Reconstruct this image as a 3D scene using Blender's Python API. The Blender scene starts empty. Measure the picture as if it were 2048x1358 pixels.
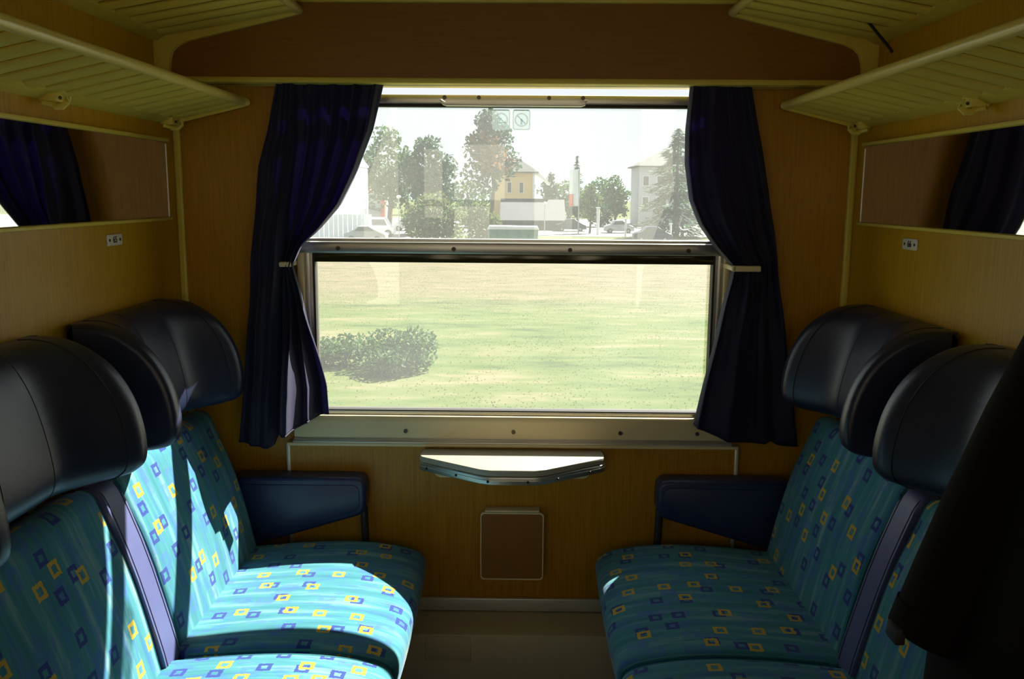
import bpy, bmesh, math, random
from mathutils import Vector, Matrix

random.seed(7)
scene = bpy.context.scene
COL = scene.collection
R = math.radians

# ------------------------------------------------------------------ camera, sky, sun, exposure
cam_d = bpy.data.cameras.new('camera')
cam = bpy.data.objects.new('camera', cam_d)
COL.objects.link(cam)
cam_d.sensor_width = 36.0
cam_d.lens = 1774.9 / 2048 * 36.0
cam_d.clip_start, cam_d.clip_end = 0.02, 3000
PITCH, YAW, ROLL = 0.1628, 0.0098, 0.0072
fwd = Vector((-math.sin(YAW) * math.cos(PITCH), math.cos(YAW) * math.cos(PITCH), -math.sin(PITCH)))
rt0 = Vector((math.cos(YAW), math.sin(YAW), 0.0))
dn0 = fwd.cross(rt0)
rt = rt0 * math.cos(ROLL) - dn0 * math.sin(ROLL)
dn = rt0 * math.sin(ROLL) + dn0 * math.cos(ROLL)
M3 = Matrix((rt, -dn, -fwd)).transposed()
cam.matrix_world = Matrix.Translation((0.0219, -2.5006, 1.45)) @ M3.to_4x4()
scene.camera = cam

world = bpy.data.worlds.new('sky')
scene.world = world
world.use_nodes = True
wn, wl = world.node_tree.nodes, world.node_tree.links
wn.clear()
w_out = wn.new('ShaderNodeOutputWorld')
w_bg = wn.new('ShaderNodeBackground')
w_ramp = wn.new('ShaderNodeValToRGB')
w_sep = wn.new('ShaderNodeSeparateXYZ')
w_tc = wn.new('ShaderNodeTexCoord')
wl.new(w_tc.outputs['Generated'], w_sep.inputs[0])
wl.new(w_sep.outputs['Z'], w_ramp.inputs[0])
w_ramp.color_ramp.elements[0].position = 0.0
w_ramp.color_ramp.elements[0].color = (0.93, 0.96, 0.97, 1)
w_ramp.color_ramp.elements[1].position = 0.8
w_ramp.color_ramp.elements[1].color = (0.62, 0.78, 0.98, 1)
wl.new(w_ramp.outputs[0], w_bg.inputs[0])
wl.new(w_bg.outputs[0], w_out.inputs[0])
w_bg.inputs[1].default_value = 1.0

sun_d = bpy.data.lights.new('sun', 'SUN')
sun_d.energy = 25.0
sun_d.angle = R(0.55)
sun_d.color = (1.0, 0.95, 0.86)
sun = bpy.data.objects.new('sun', sun_d)
COL.objects.link(sun)
SUN_DIR = Vector((-0.78, -1.0, -1.15)).normalized()
sun.rotation_euler = SUN_DIR.to_track_quat('-Z', 'Y').to_euler()
sun.location = (8, 10, 12)

scene.view_settings.view_transform = 'Standard'
scene.view_settings.look = 'None'
scene.view_settings.exposure = 0.0
scene.view_settings.gamma = 1.0
scene.view_settings.use_curve_mapping = False
scene.cycles.max_bounces = 10
scene.cycles.diffuse_bounces = 5
scene.cycles.glossy_bounces = 5
scene.cycles.transparent_max_bounces = 12
scene.cycles.use_denoising = True
scene.cycles.sample_clamp_indirect = 6.0


# ------------------------------------------------------------------ node helpers and materials
class NT:
    def __init__(self, name):
        self.m = bpy.data.materials.new(name)
        self.m.use_nodes = True
        self.n, self.l = self.m.node_tree.nodes, self.m.node_tree.links
        self.bsdf = self.n['Principled BSDF']
        self.out = self.n['Material Output']

    def new(self, t, **kw):
        x = self.n.new(t)
        for k, v in kw.items():
            setattr(x, k, v)
        return x

    def put(self, sock, v):
        if isinstance(v, bpy.types.NodeSocket):
            self.l.new(v, sock)
        elif v is not None:
            sock.default_value = v

    def math(self, op, a, b=None, c=None):
        x = self.new('ShaderNodeMath', operation=op)
        for i, v in enumerate((a, b, c)):
            self.put(x.inputs[i], v) if v is not None else None
        return x.outputs[0]

    def mix(self, f, a, b):
        x = self.new('ShaderNodeMix', data_type='RGBA')
        self.put(x.inputs[0], f)
        self.put(x.inputs[6], a)
        self.put(x.inputs[7], b)
        return x.outputs[2]

    def noise(self, vec, scale, detail=3.0, rough=0.55):
        x = self.new('ShaderNodeTexNoise')
        self.put(x.inputs['Vector'], vec)
        x.inputs['Scale'].default_value = scale
        x.inputs['Detail'].default_value = detail
        x.inputs['Roughness'].default_value = rough
        return x.outputs[0]

    def mapping(self, vec, scale):
        x = self.new('ShaderNodeMapping')
        self.put(x.inputs['Vector'], vec)
        x.inputs['Scale'].default_value = scale
        return x.outputs[0]

    def ramp(self, f, stops):
        x = self.new('ShaderNodeValToRGB')
        self.put(x.inputs[0], f)
        e = x.color_ramp.elements
        while len(e) < len(stops):
            e.new(0.5)
        for i, (p, c) in enumerate(stops):
            e[i].position = p
            e[i].color = c if len(c) == 4 else (*c, 1)
        return x.outputs[0]

    def bump(self, h, strength, dist=0.001):
        x = self.new('ShaderNodeBump')
        x.inputs['Strength'].default_value = strength
        x.inputs['Distance'].default_value = dist
        self.put(x.inputs['Height'], h)
        self.l.new(x.outputs[0], self.bsdf.inputs['Normal'])

    def base(self, color=None, rough=0.5, metal=0.0, spec=None):
        if color is not None:
            self.put(self.bsdf.inputs['Base Color'], color if isinstance(color, bpy.types.NodeSocket) else (*color[:3], 1))
        self.put(self.bsdf.inputs['Roughness'], rough)
        self.bsdf.inputs['Metallic'].default_value = metal
        if spec is not None:
            self.bsdf.inputs['Specular IOR Level'].default_value = spec
        return self


def c4(c):
    return (c[0], c[1], c[2], 1)


def mat_noise(name, a, b, scale=8.0, rough=0.5, metal=0.0, stretch=(1, 1, 1), bump=0.0, spec=None, bump_scale=None):
    t = NT(name)
    o = t.new('ShaderNodeTexCoord').outputs['Object']
    v = t.mapping(o, stretch)
    f = t.noise(v, scale)
    t.base(t.mix(f, c4(a), c4(b)), rough, metal, spec)
    if bump:
        t.bump(t.noise(o, bump_scale or scale * 6), bump)
    return t.m


def mat_wood(name, a, b, stretch):
    t = NT(name)
    o = t.new('ShaderNodeTexCoord').outputs['Object']
    f = t.noise(t.mapping(o, stretch), 6.0, 5.0, 0.65)
    g = t.noise(t.mapping(o, tuple(s * 3 for s in stretch)), 9.0, 2.0)
    f2 = t.math('ADD', t.math('MULTIPLY', f, 0.7), t.math('MULTIPLY', g, 0.3))
    col = t.ramp(f2, [(0.3, a), (0.7, b)])
    t.base(col, 0.42, 0, 0.4)
    t.bump(f2, 0.05)
    return t.m


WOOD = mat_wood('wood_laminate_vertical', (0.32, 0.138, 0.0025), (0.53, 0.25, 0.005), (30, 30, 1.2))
WOOD_SIDE_LIT = mat_wood('wood_laminate_side_lit', (0.38, 0.195, 0.002), (0.60, 0.325, 0.004), (30, 30, 1.2))  # wall laminate made yellower: the corridor glow is put into its colour
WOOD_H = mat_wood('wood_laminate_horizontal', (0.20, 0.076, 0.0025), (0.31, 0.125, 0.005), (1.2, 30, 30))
CREAM = mat_noise('cream_enamel', (0.66, 0.52, 0.075), (0.72, 0.58, 0.10), 12, 0.38, spec=0.4)
CREAM_TUBE = mat_noise('cream_tube', (0.74, 0.58, 0.15), (0.80, 0.64, 0.19), 14, 0.3, spec=0.5)
CREAM_PALE = mat_noise('pale_cream_plastic', (0.76, 0.62, 0.34), (0.82, 0.68, 0.40), 10, 0.4)
WHITE_TOP = mat_noise('cream_laminate', (0.36, 0.33, 0.255), (0.41, 0.375, 0.30), 20, 0.35)
ALU = mat_noise('brushed_aluminium', (0.55, 0.52, 0.45), (0.66, 0.63, 0.56), 5, 0.34, 0.85, (2, 60, 60))
ALU_TRIM = mat_noise('aluminium_trim', (0.62, 0.58, 0.48), (0.72, 0.68, 0.58), 6, 0.38, 0.5, (2, 40, 40))
STEEL = mat_noise('screw_steel', (0.07, 0.055, 0.04), (0.12, 0.10, 0.07), 60, 0.45, 0.7)
DARK_HOLE = mat_noise('dark_screw_hole', (0.012, 0.01, 0.008), (0.03, 0.025, 0.02), 60, 0.7)
RUBBER = mat_noise('black_rubber', (0.012, 0.009, 0.006), (0.03, 0.022, 0.012), 30, 0.6)
BRONZE = mat_noise('dark_bronze_strip', (0.035, 0.028, 0.010), (0.06, 0.05, 0.02), 10, 0.12, 0.3, (3, 30, 30))
LEATHER = mat_noise('navy_leather', (0.011, 0.014, 0.038), (0.017, 0.022, 0.054), 20, 0.36, bump=0.3, spec=0.6, bump_scale=420)
LEATHER_ARM = mat_noise('blue_armrest_vinyl', (0.016, 0.026, 0.085), (0.022, 0.034, 0.10), 20, 0.38, bump=0.15, spec=0.6, bump_scale=420)
LEATHER_STRIP = mat_noise('grey_blue_vinyl', (0.075, 0.085, 0.20), (0.095, 0.105, 0.235), 20, 0.45, bump=0.15, spec=0.5, bump_scale=420)
SEAM = mat_noise('seam_thread', (0.006, 0.006, 0.012), (0.012, 0.012, 0.02), 60, 0.6)
DUCT = mat_noise('grey_brown_duct_paint', (0.56, 0.46, 0.28), (0.62, 0.52, 0.33), 14, 0.5)
FLOOR = mat_noise('grey_linoleum', (0.10, 0.085, 0.06), (0.15, 0.125, 0.09), 26, 0.45)
CEIL = mat_noise('ceiling_panel', (0.40, 0.34, 0.20), (0.46, 0.39, 0.24), 6, 0.5)
BASE_DARK = mat_noise('seat_base_dark', (0.02, 0.02, 0.022), (0.035, 0.034, 0.035), 10, 0.5)
KNOB = mat_noise('brown_plastic', (0.05, 0.014, 0.008), (0.08, 0.024, 0.014), 30, 0.25)
PLATE = mat_noise('white_plate', (0.62, 0.58, 0.50), (0.70, 0.66, 0.58), 40, 0.4)
INK = mat_noise('black_ink', (0.015, 0.014, 0.012), (0.03, 0.027, 0.022), 60, 0.6)
JACKET = mat_noise('dark_brown_jacket_cloth', (0.0045, 0.0026, 0.0016), (0.008, 0.0046, 0.003), 30, 0.9, spec=0.15, bump=0.3, bump_scale=600)
STRAP = mat_noise('dark_strap', (0.005, 0.004, 0.003), (0.009, 0.007, 0.005), 40, 0.7)
BIN_FACE = mat_noise('brown_bin_face', (0.24, 0.095, 0.010), (0.32, 0.135, 0.016), 3, 0.45, stretch=(6, 6, 1))


def mat_mirror():
    t = NT('mirror_glass')
    o = t.new('ShaderNodeTexCoord').outputs['Object']
    f = t.noise(o, 3.0)
    t.base(t.mix(f, (0.78, 0.78, 0.76, 1), (0.84, 0.84, 0.82, 1)), 0.02, 1.0)
    return t.m


def mat_glass():
    """thin pane: clear glass with a Fresnel reflection and a film of dust that scatters light"""
    t = NT('dusty_window_glass')
    t.n.remove(t.bsdf)
    tr = t.new('ShaderNodeBsdfTransparent')
    tr.inputs[0].default_value = (0.95, 0.97, 0.96, 1)
    gl = t.new('ShaderNodeBsdfGlossy')
    gl.inputs['Roughness'].default_value = 0.0
    lw = t.new('ShaderNodeLayerWeight')        # Schlick's law on both faces of the thin pane
    lw.inputs['Blend'].default_value = 0.5
    fac = t.math('ADD', t.math('MULTIPLY', t.math('POWER', lw.outputs['Facing'], 5.0), 0.9), 0.05)
    m1 = t.new('ShaderNodeMixShader')
    t.l.new(fac, m1.inputs[0])
    t.l.new(tr.outputs[0], m1.inputs[1])
    t.l.new(gl.outputs[0], m1.inputs[2])
    dust = t.new('ShaderNodeBsdfTranslucent')
    dust.inputs[0].default_value = (0.9, 0.93, 0.9, 1)
    o = t.new('ShaderNodeTexCoord').outputs['Object']
    n = t.noise(o, 2.2, 5.0)
    n2 = t.noise(o, 160.0, 2.0)
    amt = t.math('ADD', t.math('MULTIPLY', n, 0.046), t.math('MULTIPLY', n2, 0.023))
    m2 = t.new('ShaderNodeMixShader')
    t.l.new(amt, m2.inputs[0])
    t.l.new(m1.outputs[0], m2.inputs[1])
    t.l.new(dust.outputs[0], m2.inputs[2])
    t.l.new(m2.outputs[0], t.out.inputs[0])
    return t.m


def mat_sticker(name, col, alpha):
    t = NT(name)
    t.n.remove(t.bsdf)
    o = t.new('ShaderNodeTexCoord').outputs['Object']
    tr, tl, m = t.new('ShaderNodeBsdfTransparent'), t.new('ShaderNodeBsdfTranslucent'), t.new('ShaderNodeMixShader')
    t.l.new(t.mix(t.noise(o, 50), c4(col), c4([x * 0.9 for x in col])), tl.inputs[0])
    m.inputs[0].default_value = alpha
    t.l.new(tr.outputs[0], m.inputs[1]); t.l.new(tl.outputs[0], m.inputs[2])
    t.l.new(m.outputs[0], t.out.inputs[0])
    return t.m


def mat_curtain():
    t = NT('navy_curtain_cloth')
    o = t.new('ShaderNodeTexCoord').outputs['Object']
    f = t.noise(o, 30.0)
    w = t.new('ShaderNodeTexWave')
    w.inputs['Scale'].default_value = 260.0
    t.l.new(o, w.inputs['Vector'])
    col = t.mix(f, (0.012, 0.010, 0.036, 1), (0.018, 0.015, 0.050, 1))
    t.base(col, 0.62, 0, 0.35)
    t.bsdf.inputs['Sheen Weight'].default_value = 0.18
    t.bsdf.inputs['Sheen Tint'].default_value = (0.7, 0.7, 0.95, 1)
    t.bump(w.outputs[1], 0.15)
    tl = t.new('ShaderNodeBsdfTranslucent')
    tl.inputs[0].default_value = (0.085, 0.045, 0.22, 1)
    m = t.new('ShaderNodeMixShader')
    m.inputs[0].default_value = 0.25
    t.l.new(t.bsdf.outputs[0], m.inputs[1])
    t.l.new(tl.outputs[0], m.inputs[2])
    t.l.new(m.outputs[0], t.out.inputs[0])
    return t.m


def mat_fabric():
    """teal velour: soft streaks along the seat and woven rings in ochre, navy and faint violet"""
    t = NT('teal_patterned_velour')
    uv = t.new('ShaderNodeTexCoord').outputs['UV']
    info = t.new('ShaderNodeObjectInfo')
    off = t.new('ShaderNodeVectorMath', operation='ADD')
    t.l.new(uv, off.inputs[0])
    sc = t.new('ShaderNodeCombineXYZ')
    t.l.new(t.math('MULTIPLY', info.outputs['Random'], 7.3), sc.inputs[0])
    t.l.new(t.math('MULTIPLY', info.outputs['Random'], 3.1), sc.inputs[1])
    t.l.new(sc.outputs[0], off.inputs[1])
    P = off.outputs[0]
    sep = t.new('ShaderNodeSeparateXYZ')
    t.l.new(P, sep.inputs[0])
    U, V = sep.outputs[0], sep.outputs[1]
    s1 = t.noise(t.mapping(P, (3.0, 34.0, 1)), 1.0, 4.0, 0.6)
    s2 = t.noise(t.mapping(P, (6.0, 20.0, 1)), 1.7, 3.0, 0.6)
    base = t.ramp(s1, [(0.24, (0.010, 0.110, 0.150)), (0.52, (0.038, 0.195, 0.230)), (0.80, (0.240, 0.350, 0.350))])
    smear = t.math('MULTIPLY', t.math('GREATER_THAN', s2, 0.55), 0.60)
    n3 = t.noise(t.mapping(P, (40, 60, 1)), 1.0, 2.0)
    base = t.mix(t.math('MULTIPLY', smear, n3), base, (0.035, 0.075, 0.42, 1))

    def rings(cu, cv, wu, wv, seed, dens, inner):
        a = t.math('ADD', t.math('DIVIDE', U, cu), seed)
        b = t.math('ADD', t.math('DIVIDE', V, cv), seed * 1.7)
        # stagger the columns
        fb = t.math('FLOOR', b)
        a = t.math('ADD', a, t.math('MULTIPLY', fb, 0.37))
        fa = t.math('FLOOR', a)
        cell = t.new('ShaderNodeCombineXYZ')
        t.l.new(fa, cell.inputs[0]); t.l.new(fb, cell.inputs[1]); cell.inputs[2].default_value = seed
        wn_ = t.new('ShaderNodeTexWhiteNoise', noise_dimensions='3D')
        t.l.new(cell.outputs[0], wn_.inputs['Vector'])
        rs = t.new('ShaderNodeSeparateColor')
        t.l.new(wn_.outputs['Color'], rs.inputs[0])
        la = t.math('SUBTRACT', t.math('SUBTRACT', t.math('FRACT', a), 0.5), t.math('MULTIPLY', t.math('SUBTRACT', rs.outputs[0], 0.5), 0.42))
        lb = t.math('SUBTRACT', t.math('SUBTRACT', t.math('FRACT', b), 0.5), t.math('MULTIPLY', t.math('SUBTRACT', rs.outputs[1], 0.5), 0.36))
        wob = t.math('MULTIPLY', t.math('SUBTRACT', t.noise(t.mapping(P, (150, 150, 1)), 1.0, 1.0), 0.5), 0.35)
        da = t.math('DIVIDE', t.math('ABSOLUTE', la), wu / cu / 2)
        db = t.math('DIVIDE', t.math('ABSOLUTE', lb), wv / cv / 2)
        d = t.math('ADD', t.math('MAXIMUM', da, db), wob)
        ring = t.math('MULTIPLY', t.math('LESS_THAN', d, 1.0), t.math('GREATER_THAN', d, inner))
        return t.math('MULTIPLY', ring, t.math('LESS_THAN', rs.outputs[2], dens))
    violet = rings(0.075, 0.055, 0.042, 0.028, 5.3, 0.45, 0.35)
    navy = rings(0.085, 0.066, 0.030, 0.030, 1.7, 0.54, 0.44)
    ochre = rings(0.090, 0.070, 0.030, 0.030, 8.9, 0.54, 0.50)
    col = t.mix(t.math('MULTIPLY', violet, 0.38), base, (0.05, 0.10, 0.42, 1))
    col = t.mix(t.math('MULTIPLY', navy, 0.92), col, (0.012, 0.022, 0.19, 1))
    col = t.mix(t.math('MULTIPLY', ochre, 0.95), col, (0.52, 0.32, 0.010, 1))
    t.base(col, 0.85, 0, 0.2)
    t.bsdf.inputs['Sheen Weight'].default_value = 0.22
    t.bsdf.inputs['Sheen Roughness'].default_value = 0.45
    t.bsdf.inputs['Sheen Tint'].default_value = (0.75, 0.95, 0.98, 1)
    t.bump(t.noise(t.mapping(P, (500, 900, 1)), 1.0, 2.0), 0.25)
    return t.m


MIRROR = mat_mirror()
GLASS = mat_glass()
CURTAIN = mat_curtain()
FABRIC = mat_fabric()
FABRIC_EDGE = mat_noise('teal_piping', (0.012, 0.12, 0.14), (0.02, 0.17, 0.19), 30, 0.8)
STICK = mat_sticker('pale_sticker', (0.19, 0.24, 0.23), 0.30)
STICK_W = mat_sticker('white_sticker_print', (0.30, 0.30, 0.30), 0.45)
STICK_D = mat_sticker('grey_sticker_print', (0.19, 0.22, 0.22), 0.40)


# ------------------------------------------------------------------ geometry helpers
class MB:
    """collects shapes and links them as one mesh object"""
    def __init__(self):
        self.bm = bmesh.new()
        self.uvl = self.bm.loops.layers.uv.new('UVMap')

    def box(self, x0, x1, y0, y1, z0, z1, bevel=0.0, seg=2, mtx=None):
        r = bmesh.ops.create_cube(self.bm, size=1.0)
        vs = r['verts']
        bmesh.ops.scale(self.bm, vec=(abs(x1 - x0), abs(y1 - y0), abs(z1 - z0)), verts=vs)
        bmesh.ops.translate(self.bm, vec=((x0 + x1) / 2, (y0 + y1) / 2, (z0 + z1) / 2), verts=vs)
        if bevel:
            es = list({e for v in vs for e in v.link_edges})
            b = bmesh.ops.bevel(self.bm, geom=es, offset=bevel, segments=seg, affect='EDGES', profile=0.5)
            vs = list({v for f in b['faces'] for v in f.verts} | {v for v in vs if v.is_valid})
        if mtx is not None:
            bmesh.ops.transform(self.bm, matrix=mtx, verts=vs)
        return self

    def prism(self, pts, axis, a, b, bevel=0.0, seg=2):
        """pts in the two other axes (in x,y,z order), extruded along axis from a to b"""
        def mk(p, h):
            if axis == 0: return (h, p[0], p[1])
            if axis == 1: return (p[0], h, p[1])
            return (p[0], p[1], h)
        lo = [self.bm.verts.new(mk(p, a)) for p in pts]
        hi = [self.bm.verts.new(mk(p, b)) for p in pts]
        n = len(pts)
        fs = [self.bm.faces.new(lo), self.bm.faces.new(hi[::-1])]
        for i in range(n):
            fs.append(self.bm.faces.new((lo[i], hi[i], hi[(i + 1) % n], lo[(i + 1) % n])))
        if bevel:
            es = list({e for f in fs[:2] for e in f.edges})
            bmesh.ops.bevel(self.bm, geom=es, offset=bevel, segments=seg, affect='EDGES', profile=0.5)
        return self

    def tube(self, path, rad, n=10, closed=False, caps=True, rads=None, flat=None):
        path = [Vector(p) for p in path]
        m = len(path)
        rings = []
        for i, p in enumerate(path):
            a = path[(i - 1) % m] if (closed or i) else p
            b = path[(i + 1) % m] if (closed or i < m - 1) else p
            d = (b - a).normalized()
            up = Vector((0, 0, 1)) if abs(d.z) < 0.9 else Vector((0, 1, 0))
            s = d.cross(up).normalized()
            u = s.cross(d).normalized()
            r = rads[i] if rads else rad
            fl = flat or 1.0
            rings.append([self.bm.verts.new(p + s * (r * math.cos(2 * math.pi * k / n)) + u * (r * fl * math.sin(2 * math.pi * k / n))) for k in range(n)])
        for i in range(m if closed else m - 1):
            A, B = rings[i], rings[(i + 1) % m]
            for k in range(n):
                self.bm.faces.new((A[k], A[(k + 1) % n], B[(k + 1) % n], B[k]))
        if caps and not closed:
            self.bm.faces.new(rings[0][::-1])
            self.bm.faces.new(rings[-1])
        return self

    def disc(self, c, r, axis, h, n=14):
        """short cylinder centred on c"""
        pts = [(r * math.cos(2 * math.pi * k / n), r * math.sin(2 * math.pi * k / n)) for k in range(n)]
        i, j = [k for k in range(3) if k != axis]
        pts = [(c[i] + p[0], c[j] + p[1]) for p in pts]
        return self.prism(pts, axis, c[axis] - h / 2, c[axis] + h / 2)

    def ball(self, c, rx, ry, rz, sub=2):
        r = bmesh.ops.create_icosphere(self.bm, subdivisions=sub, radius=1.0)
        bmesh.ops.scale(self.bm, vec=(rx, ry, rz), verts=r['verts'])
        bmesh.ops.translate(self.bm, vec=c, verts=r['verts'])
        return self

    def grid(self, rows, uvs=None, wrap=False):
        V = [[self.bm.verts.new(p) for p in row] for row in rows]
        nr, nc = len(V), len(V[0])
        for i in range(nr - 1):
            for j in range(nc if wrap else nc - 1):
                j2 = (j + 1) % nc
                f = self.bm.faces.new((V[i][j], V[i][j2], V[i + 1][j2], V[i + 1][j]))
                if uvs:
                    jj = j + 1
                    for lp, q in zip(f.loops, ((i, j), (i, jj), (i + 1, jj), (i + 1, j))):
                        lp[self.uvl].uv = uvs[q[0]][q[1]]
        return V

    def build(self, name, mat, parent=None, smooth=True, angle=35):
        bmesh.ops.recalc_face_normals(self.bm, faces=self.bm.faces)
        me = bpy.data.meshes.new(name)
        self.bm.to_mesh(me)
        self.bm.free()
        me.materials.append(mat)
        if smooth:
            me.polygons.foreach_set('use_smooth', [True] * len(me.polygons))
            me.set_sharp_from_angle(angle=R(angle))
        o = bpy.data.objects.new(name, me)
        COL.objects.link(o)
        if parent is not None:
            o.parent = parent
            if parent.parent is None:      # shapes are written in world metres; parts keep that place
                o.matrix_parent_inverse = Matrix.Translation(parent.location).inverted()
        return o


def tag(o, label=None, cat=None, group=None, kind=None):
    if label: o['label'] = label
    if cat: o['category'] = cat
    if group: o['group'] = group
    if kind: o['kind'] = kind
    return o


def empty(name, loc=(0, 0, 0), label=None, cat=None, group=None, kind=None):
    o = bpy.data.objects.new(name, None)
    o.empty_display_size = 0.05
    o.location = loc
    COL.objects.link(o)
    return tag(o, label, cat, group, kind)


def link_copy(src, parent, dx=0.0, dy=0.0, dz=0.0):
    c = src.copy()
    COL.objects.link(c)
    c.parent = parent
    c.matrix_parent_inverse = src.matrix_parent_inverse.copy()
    c.location = (src.location.x + dx, src.location.y + dy, src.location.z + dz)
    return c


def lerp(a, b, t):
    return a + (b - a) * t


def interp(tab, x):
    if x <= tab[0][0]: return tab[0][1]
    for (a, va), (b, vb) in zip(tab, tab[1:]):
        if x <= b:
            return lerp(va, vb, (x - a) / (b - a))
    return tab[-1][1]


def sstep(a, b, x):
    t = max(0.0, min(1.0, (x - a) / (b - a)))
    return t * t * (3 - 2 * t)


def smooth_poly(pts, k=2):
    """Chaikin smoothing of an open polyline"""
    for _ in range(k):
        q = [pts[0]]
        for a, b in zip(pts, pts[1:]):
            q.append((lerp(a[0], b[0], .25), lerp(a[1], b[1], .25)))
            q.append((lerp(a[0], b[0], .75), lerp(a[1], b[1], .75)))
        q.append(pts[-1])
        pts = q
    return pts


def rounded_rect(x0, x1, z0, z1, r, n=6):
    out = []
    for cx, cz, a0 in ((x1 - r, z1 - r, 0), (x0 + r, z1 - r, 90), (x0 + r, z0 + r, 180), (x1 - r, z0 + r, 270)):
        for k in range(n + 1):
            a = R(a0 + 90 * k / n)
            out.append((cx + r * math.cos(a), cz + r * math.sin(a)))
    return out


def ring_prism(mb, outer, inner, axis, a, b):
    """frame between two outlines with the same number of points"""
    def mk(p, h):
        return (p[0], h, p[1]) if axis == 1 else ((h, p[0], p[1]) if axis == 0 else (p[0], p[1], h))
    n = len(outer)
    L = [[mb.bm.verts.new(mk(p, h)) for p in pl] for pl, h in ((outer, a), (outer, b), (inner, b), (inner, a))]
    for q in range(4):
        A, B = L[q], L[(q + 1) % 4]
        for i in range(n):
            mb.bm.faces.new((A[i], A[(i + 1) % n], B[(i + 1) % n], B[i]))
    return mb


def wall_holes(mb, xs, zs, hole, y0, y1):
    for i in range(len(xs) - 1):
        for j in range(len(zs) - 1):
            cx, cz = (xs[i] + xs[i + 1]) / 2, (zs[j] + zs[j + 1]) / 2
            if not hole(cx, cz):
                mb.box(xs[i], xs[i + 1], y0, y1, zs[j], zs[j + 1])
    return mb


# ------------------------------------------------------------------ the compartment shell
WX = 0.94
o = MB().box(-2.3, 2.3, -3.1, 0.02, -0.06, 0.0).build('floor', FLOOR, smooth=False); tag(o, kind='structure')
o = MB().box(-2.3, 2.3, -3.1, 0.06, 2.30, 2.36).build('ceiling', CEIL, smooth=False); tag(o, kind='structure')
o = MB().box(-WX - 0.04, -WX, -2.62, 0.0, 0.0, 2.30).build('wall_left', WOOD_SIDE_LIT, smooth=False); tag(o, kind='structure')
o = MB().box(WX, WX + 0.04, -2.62, 0.0, 0.0, 2.30).build('wall_right', WOOD_SIDE_LIT, smooth=False); tag(o, kind='structure')
mb = MB()
wall_holes(mb, [-2.3, -0.600, 0.600, 2.3], [0.0, 0.765, 1.80, 2.30], lambda x, z: abs(x) < 0.6 and 0.765 < z < 1.80, 0.0, 0.045)
o = mb.build('wall_back', WOOD, smooth=False); tag(o, kind='structure')
# corridor side: partition with a doorway, and outer corridor wall; openings shaped for reflections and fill light
mb = MB()
xs = [-2.3, -0.90, -0.58, -0.543, -0.436, -0.37, 0.41, 0.47, 0.90, 2.3]
def hole_p(x, z):
    if -0.37 < x < 0.41: return z < 1.95
    if -0.543 < x < -0.436: return 1.31 < z < 1.70
    return (0.47 < x < 0.90 or -0.90 < x < -0.58) and 0.80 < z < 1.95
wall_holes(mb, xs, [0.0, 0.80, 1.31, 1.70, 1.95, 2.30], hole_p, -2.66, -2.62)
o = mb.build('wall_corridor', WOOD, smooth=False); tag(o, kind='structure')
mb = MB()
xs = [-2.3, -2.1, -0.75, -0.60, -0.18, -0.085, 0.10, 0.34, 0.75, 2.1, 2.3]
def hole_c(x, z):
    if abs(x) > 0.75 and abs(x) < 2.1: return 0.75 < z < 2.0
    if -0.60 < x < -0.085 and 1.41 < z < 1.75: return True
    if -0.60 < x < -0.18 and 1.02 < z < 1.37: return True
    return 0.10 < x < 0.34 and 1.02 < z < 1.75
wall_holes(mb, xs, [0.0, 0.75, 1.02, 1.37, 1.41, 1.75, 2.0, 2.30], hole_c, -3.1, -3.06)
o = mb.build('wall_front', CREAM_PALE, smooth=False); tag(o, kind='structure')
for sx, nm in ((-1, 'wall_corridor_end_left'), (1, 'wall_corridor_end_right')):
    o = MB().box(sx * 2.3, sx * 2.34, -3.1, -2.62, 0.0, 2.30).build(nm, WOOD, smooth=False); tag(o, kind='structure')

# cornice box above the window, with its lips
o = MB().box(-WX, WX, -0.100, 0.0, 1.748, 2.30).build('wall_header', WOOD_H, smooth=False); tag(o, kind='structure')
o = MB().box(-0.90, 0.90, -0.106, -0.001, 1.733, 1.748, 0.004).build('trim_1', CREAM); tag(o, kind='structure')
o = MB().box(-WX, WX, -0.118, -0.100, 1.934, 1.952, 0.004).build('trim_2', CREAM); tag(o, kind='structure')
# corner strips on the window wall
for i, sx in enumerate((-1, 1)):
    mb = MB().box(sx * 0.921, sx * 0.940, -0.012, 0.0, 0.23, 1.733, 0.003)
    mb.box(sx * 0.928, sx * 0.933, -0.014, -0.010, 0.23, 1.733)
    o = mb.build('trim_%d' % (3 + i), CREAM); tag(o, kind='structure')

# lower window-wall panel, its edge strips, base trim and heating duct
o = MB().box(-0.640, 0.640, -0.030, 0.0, 0.23, 0.731).build('wall_lower_panel', WOOD, smooth=False); tag(o, kind='structure')
for i, sx in enumerate((-1, 1)):
    o = MB().box(sx * 0.640, sx * 0.651, -0.033, 0.0, 0.23, 0.733, 0.002).build('trim_%d' % (5 + i), ALU_TRIM); tag(o, kind='structure')
mb = MB().box(-0.640, 0.640, -0.044, -0.030, 0.232, 0.272, 0.004)
o = mb.build('baseboard_back', ALU_TRIM); tag(o, kind='structure')
mb = MB().box(-WX, WX, -0.182, 0.0, 0.0, 0.230, 0.006)
o = mb.build('trim_7', DUCT); tag(o, kind='structure')
plate = MB().box(-0.24, -0.11, -0.185, -0.180, 0.15, 0.224, 0.002).build('duct_plate', DUCT, o)
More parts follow.
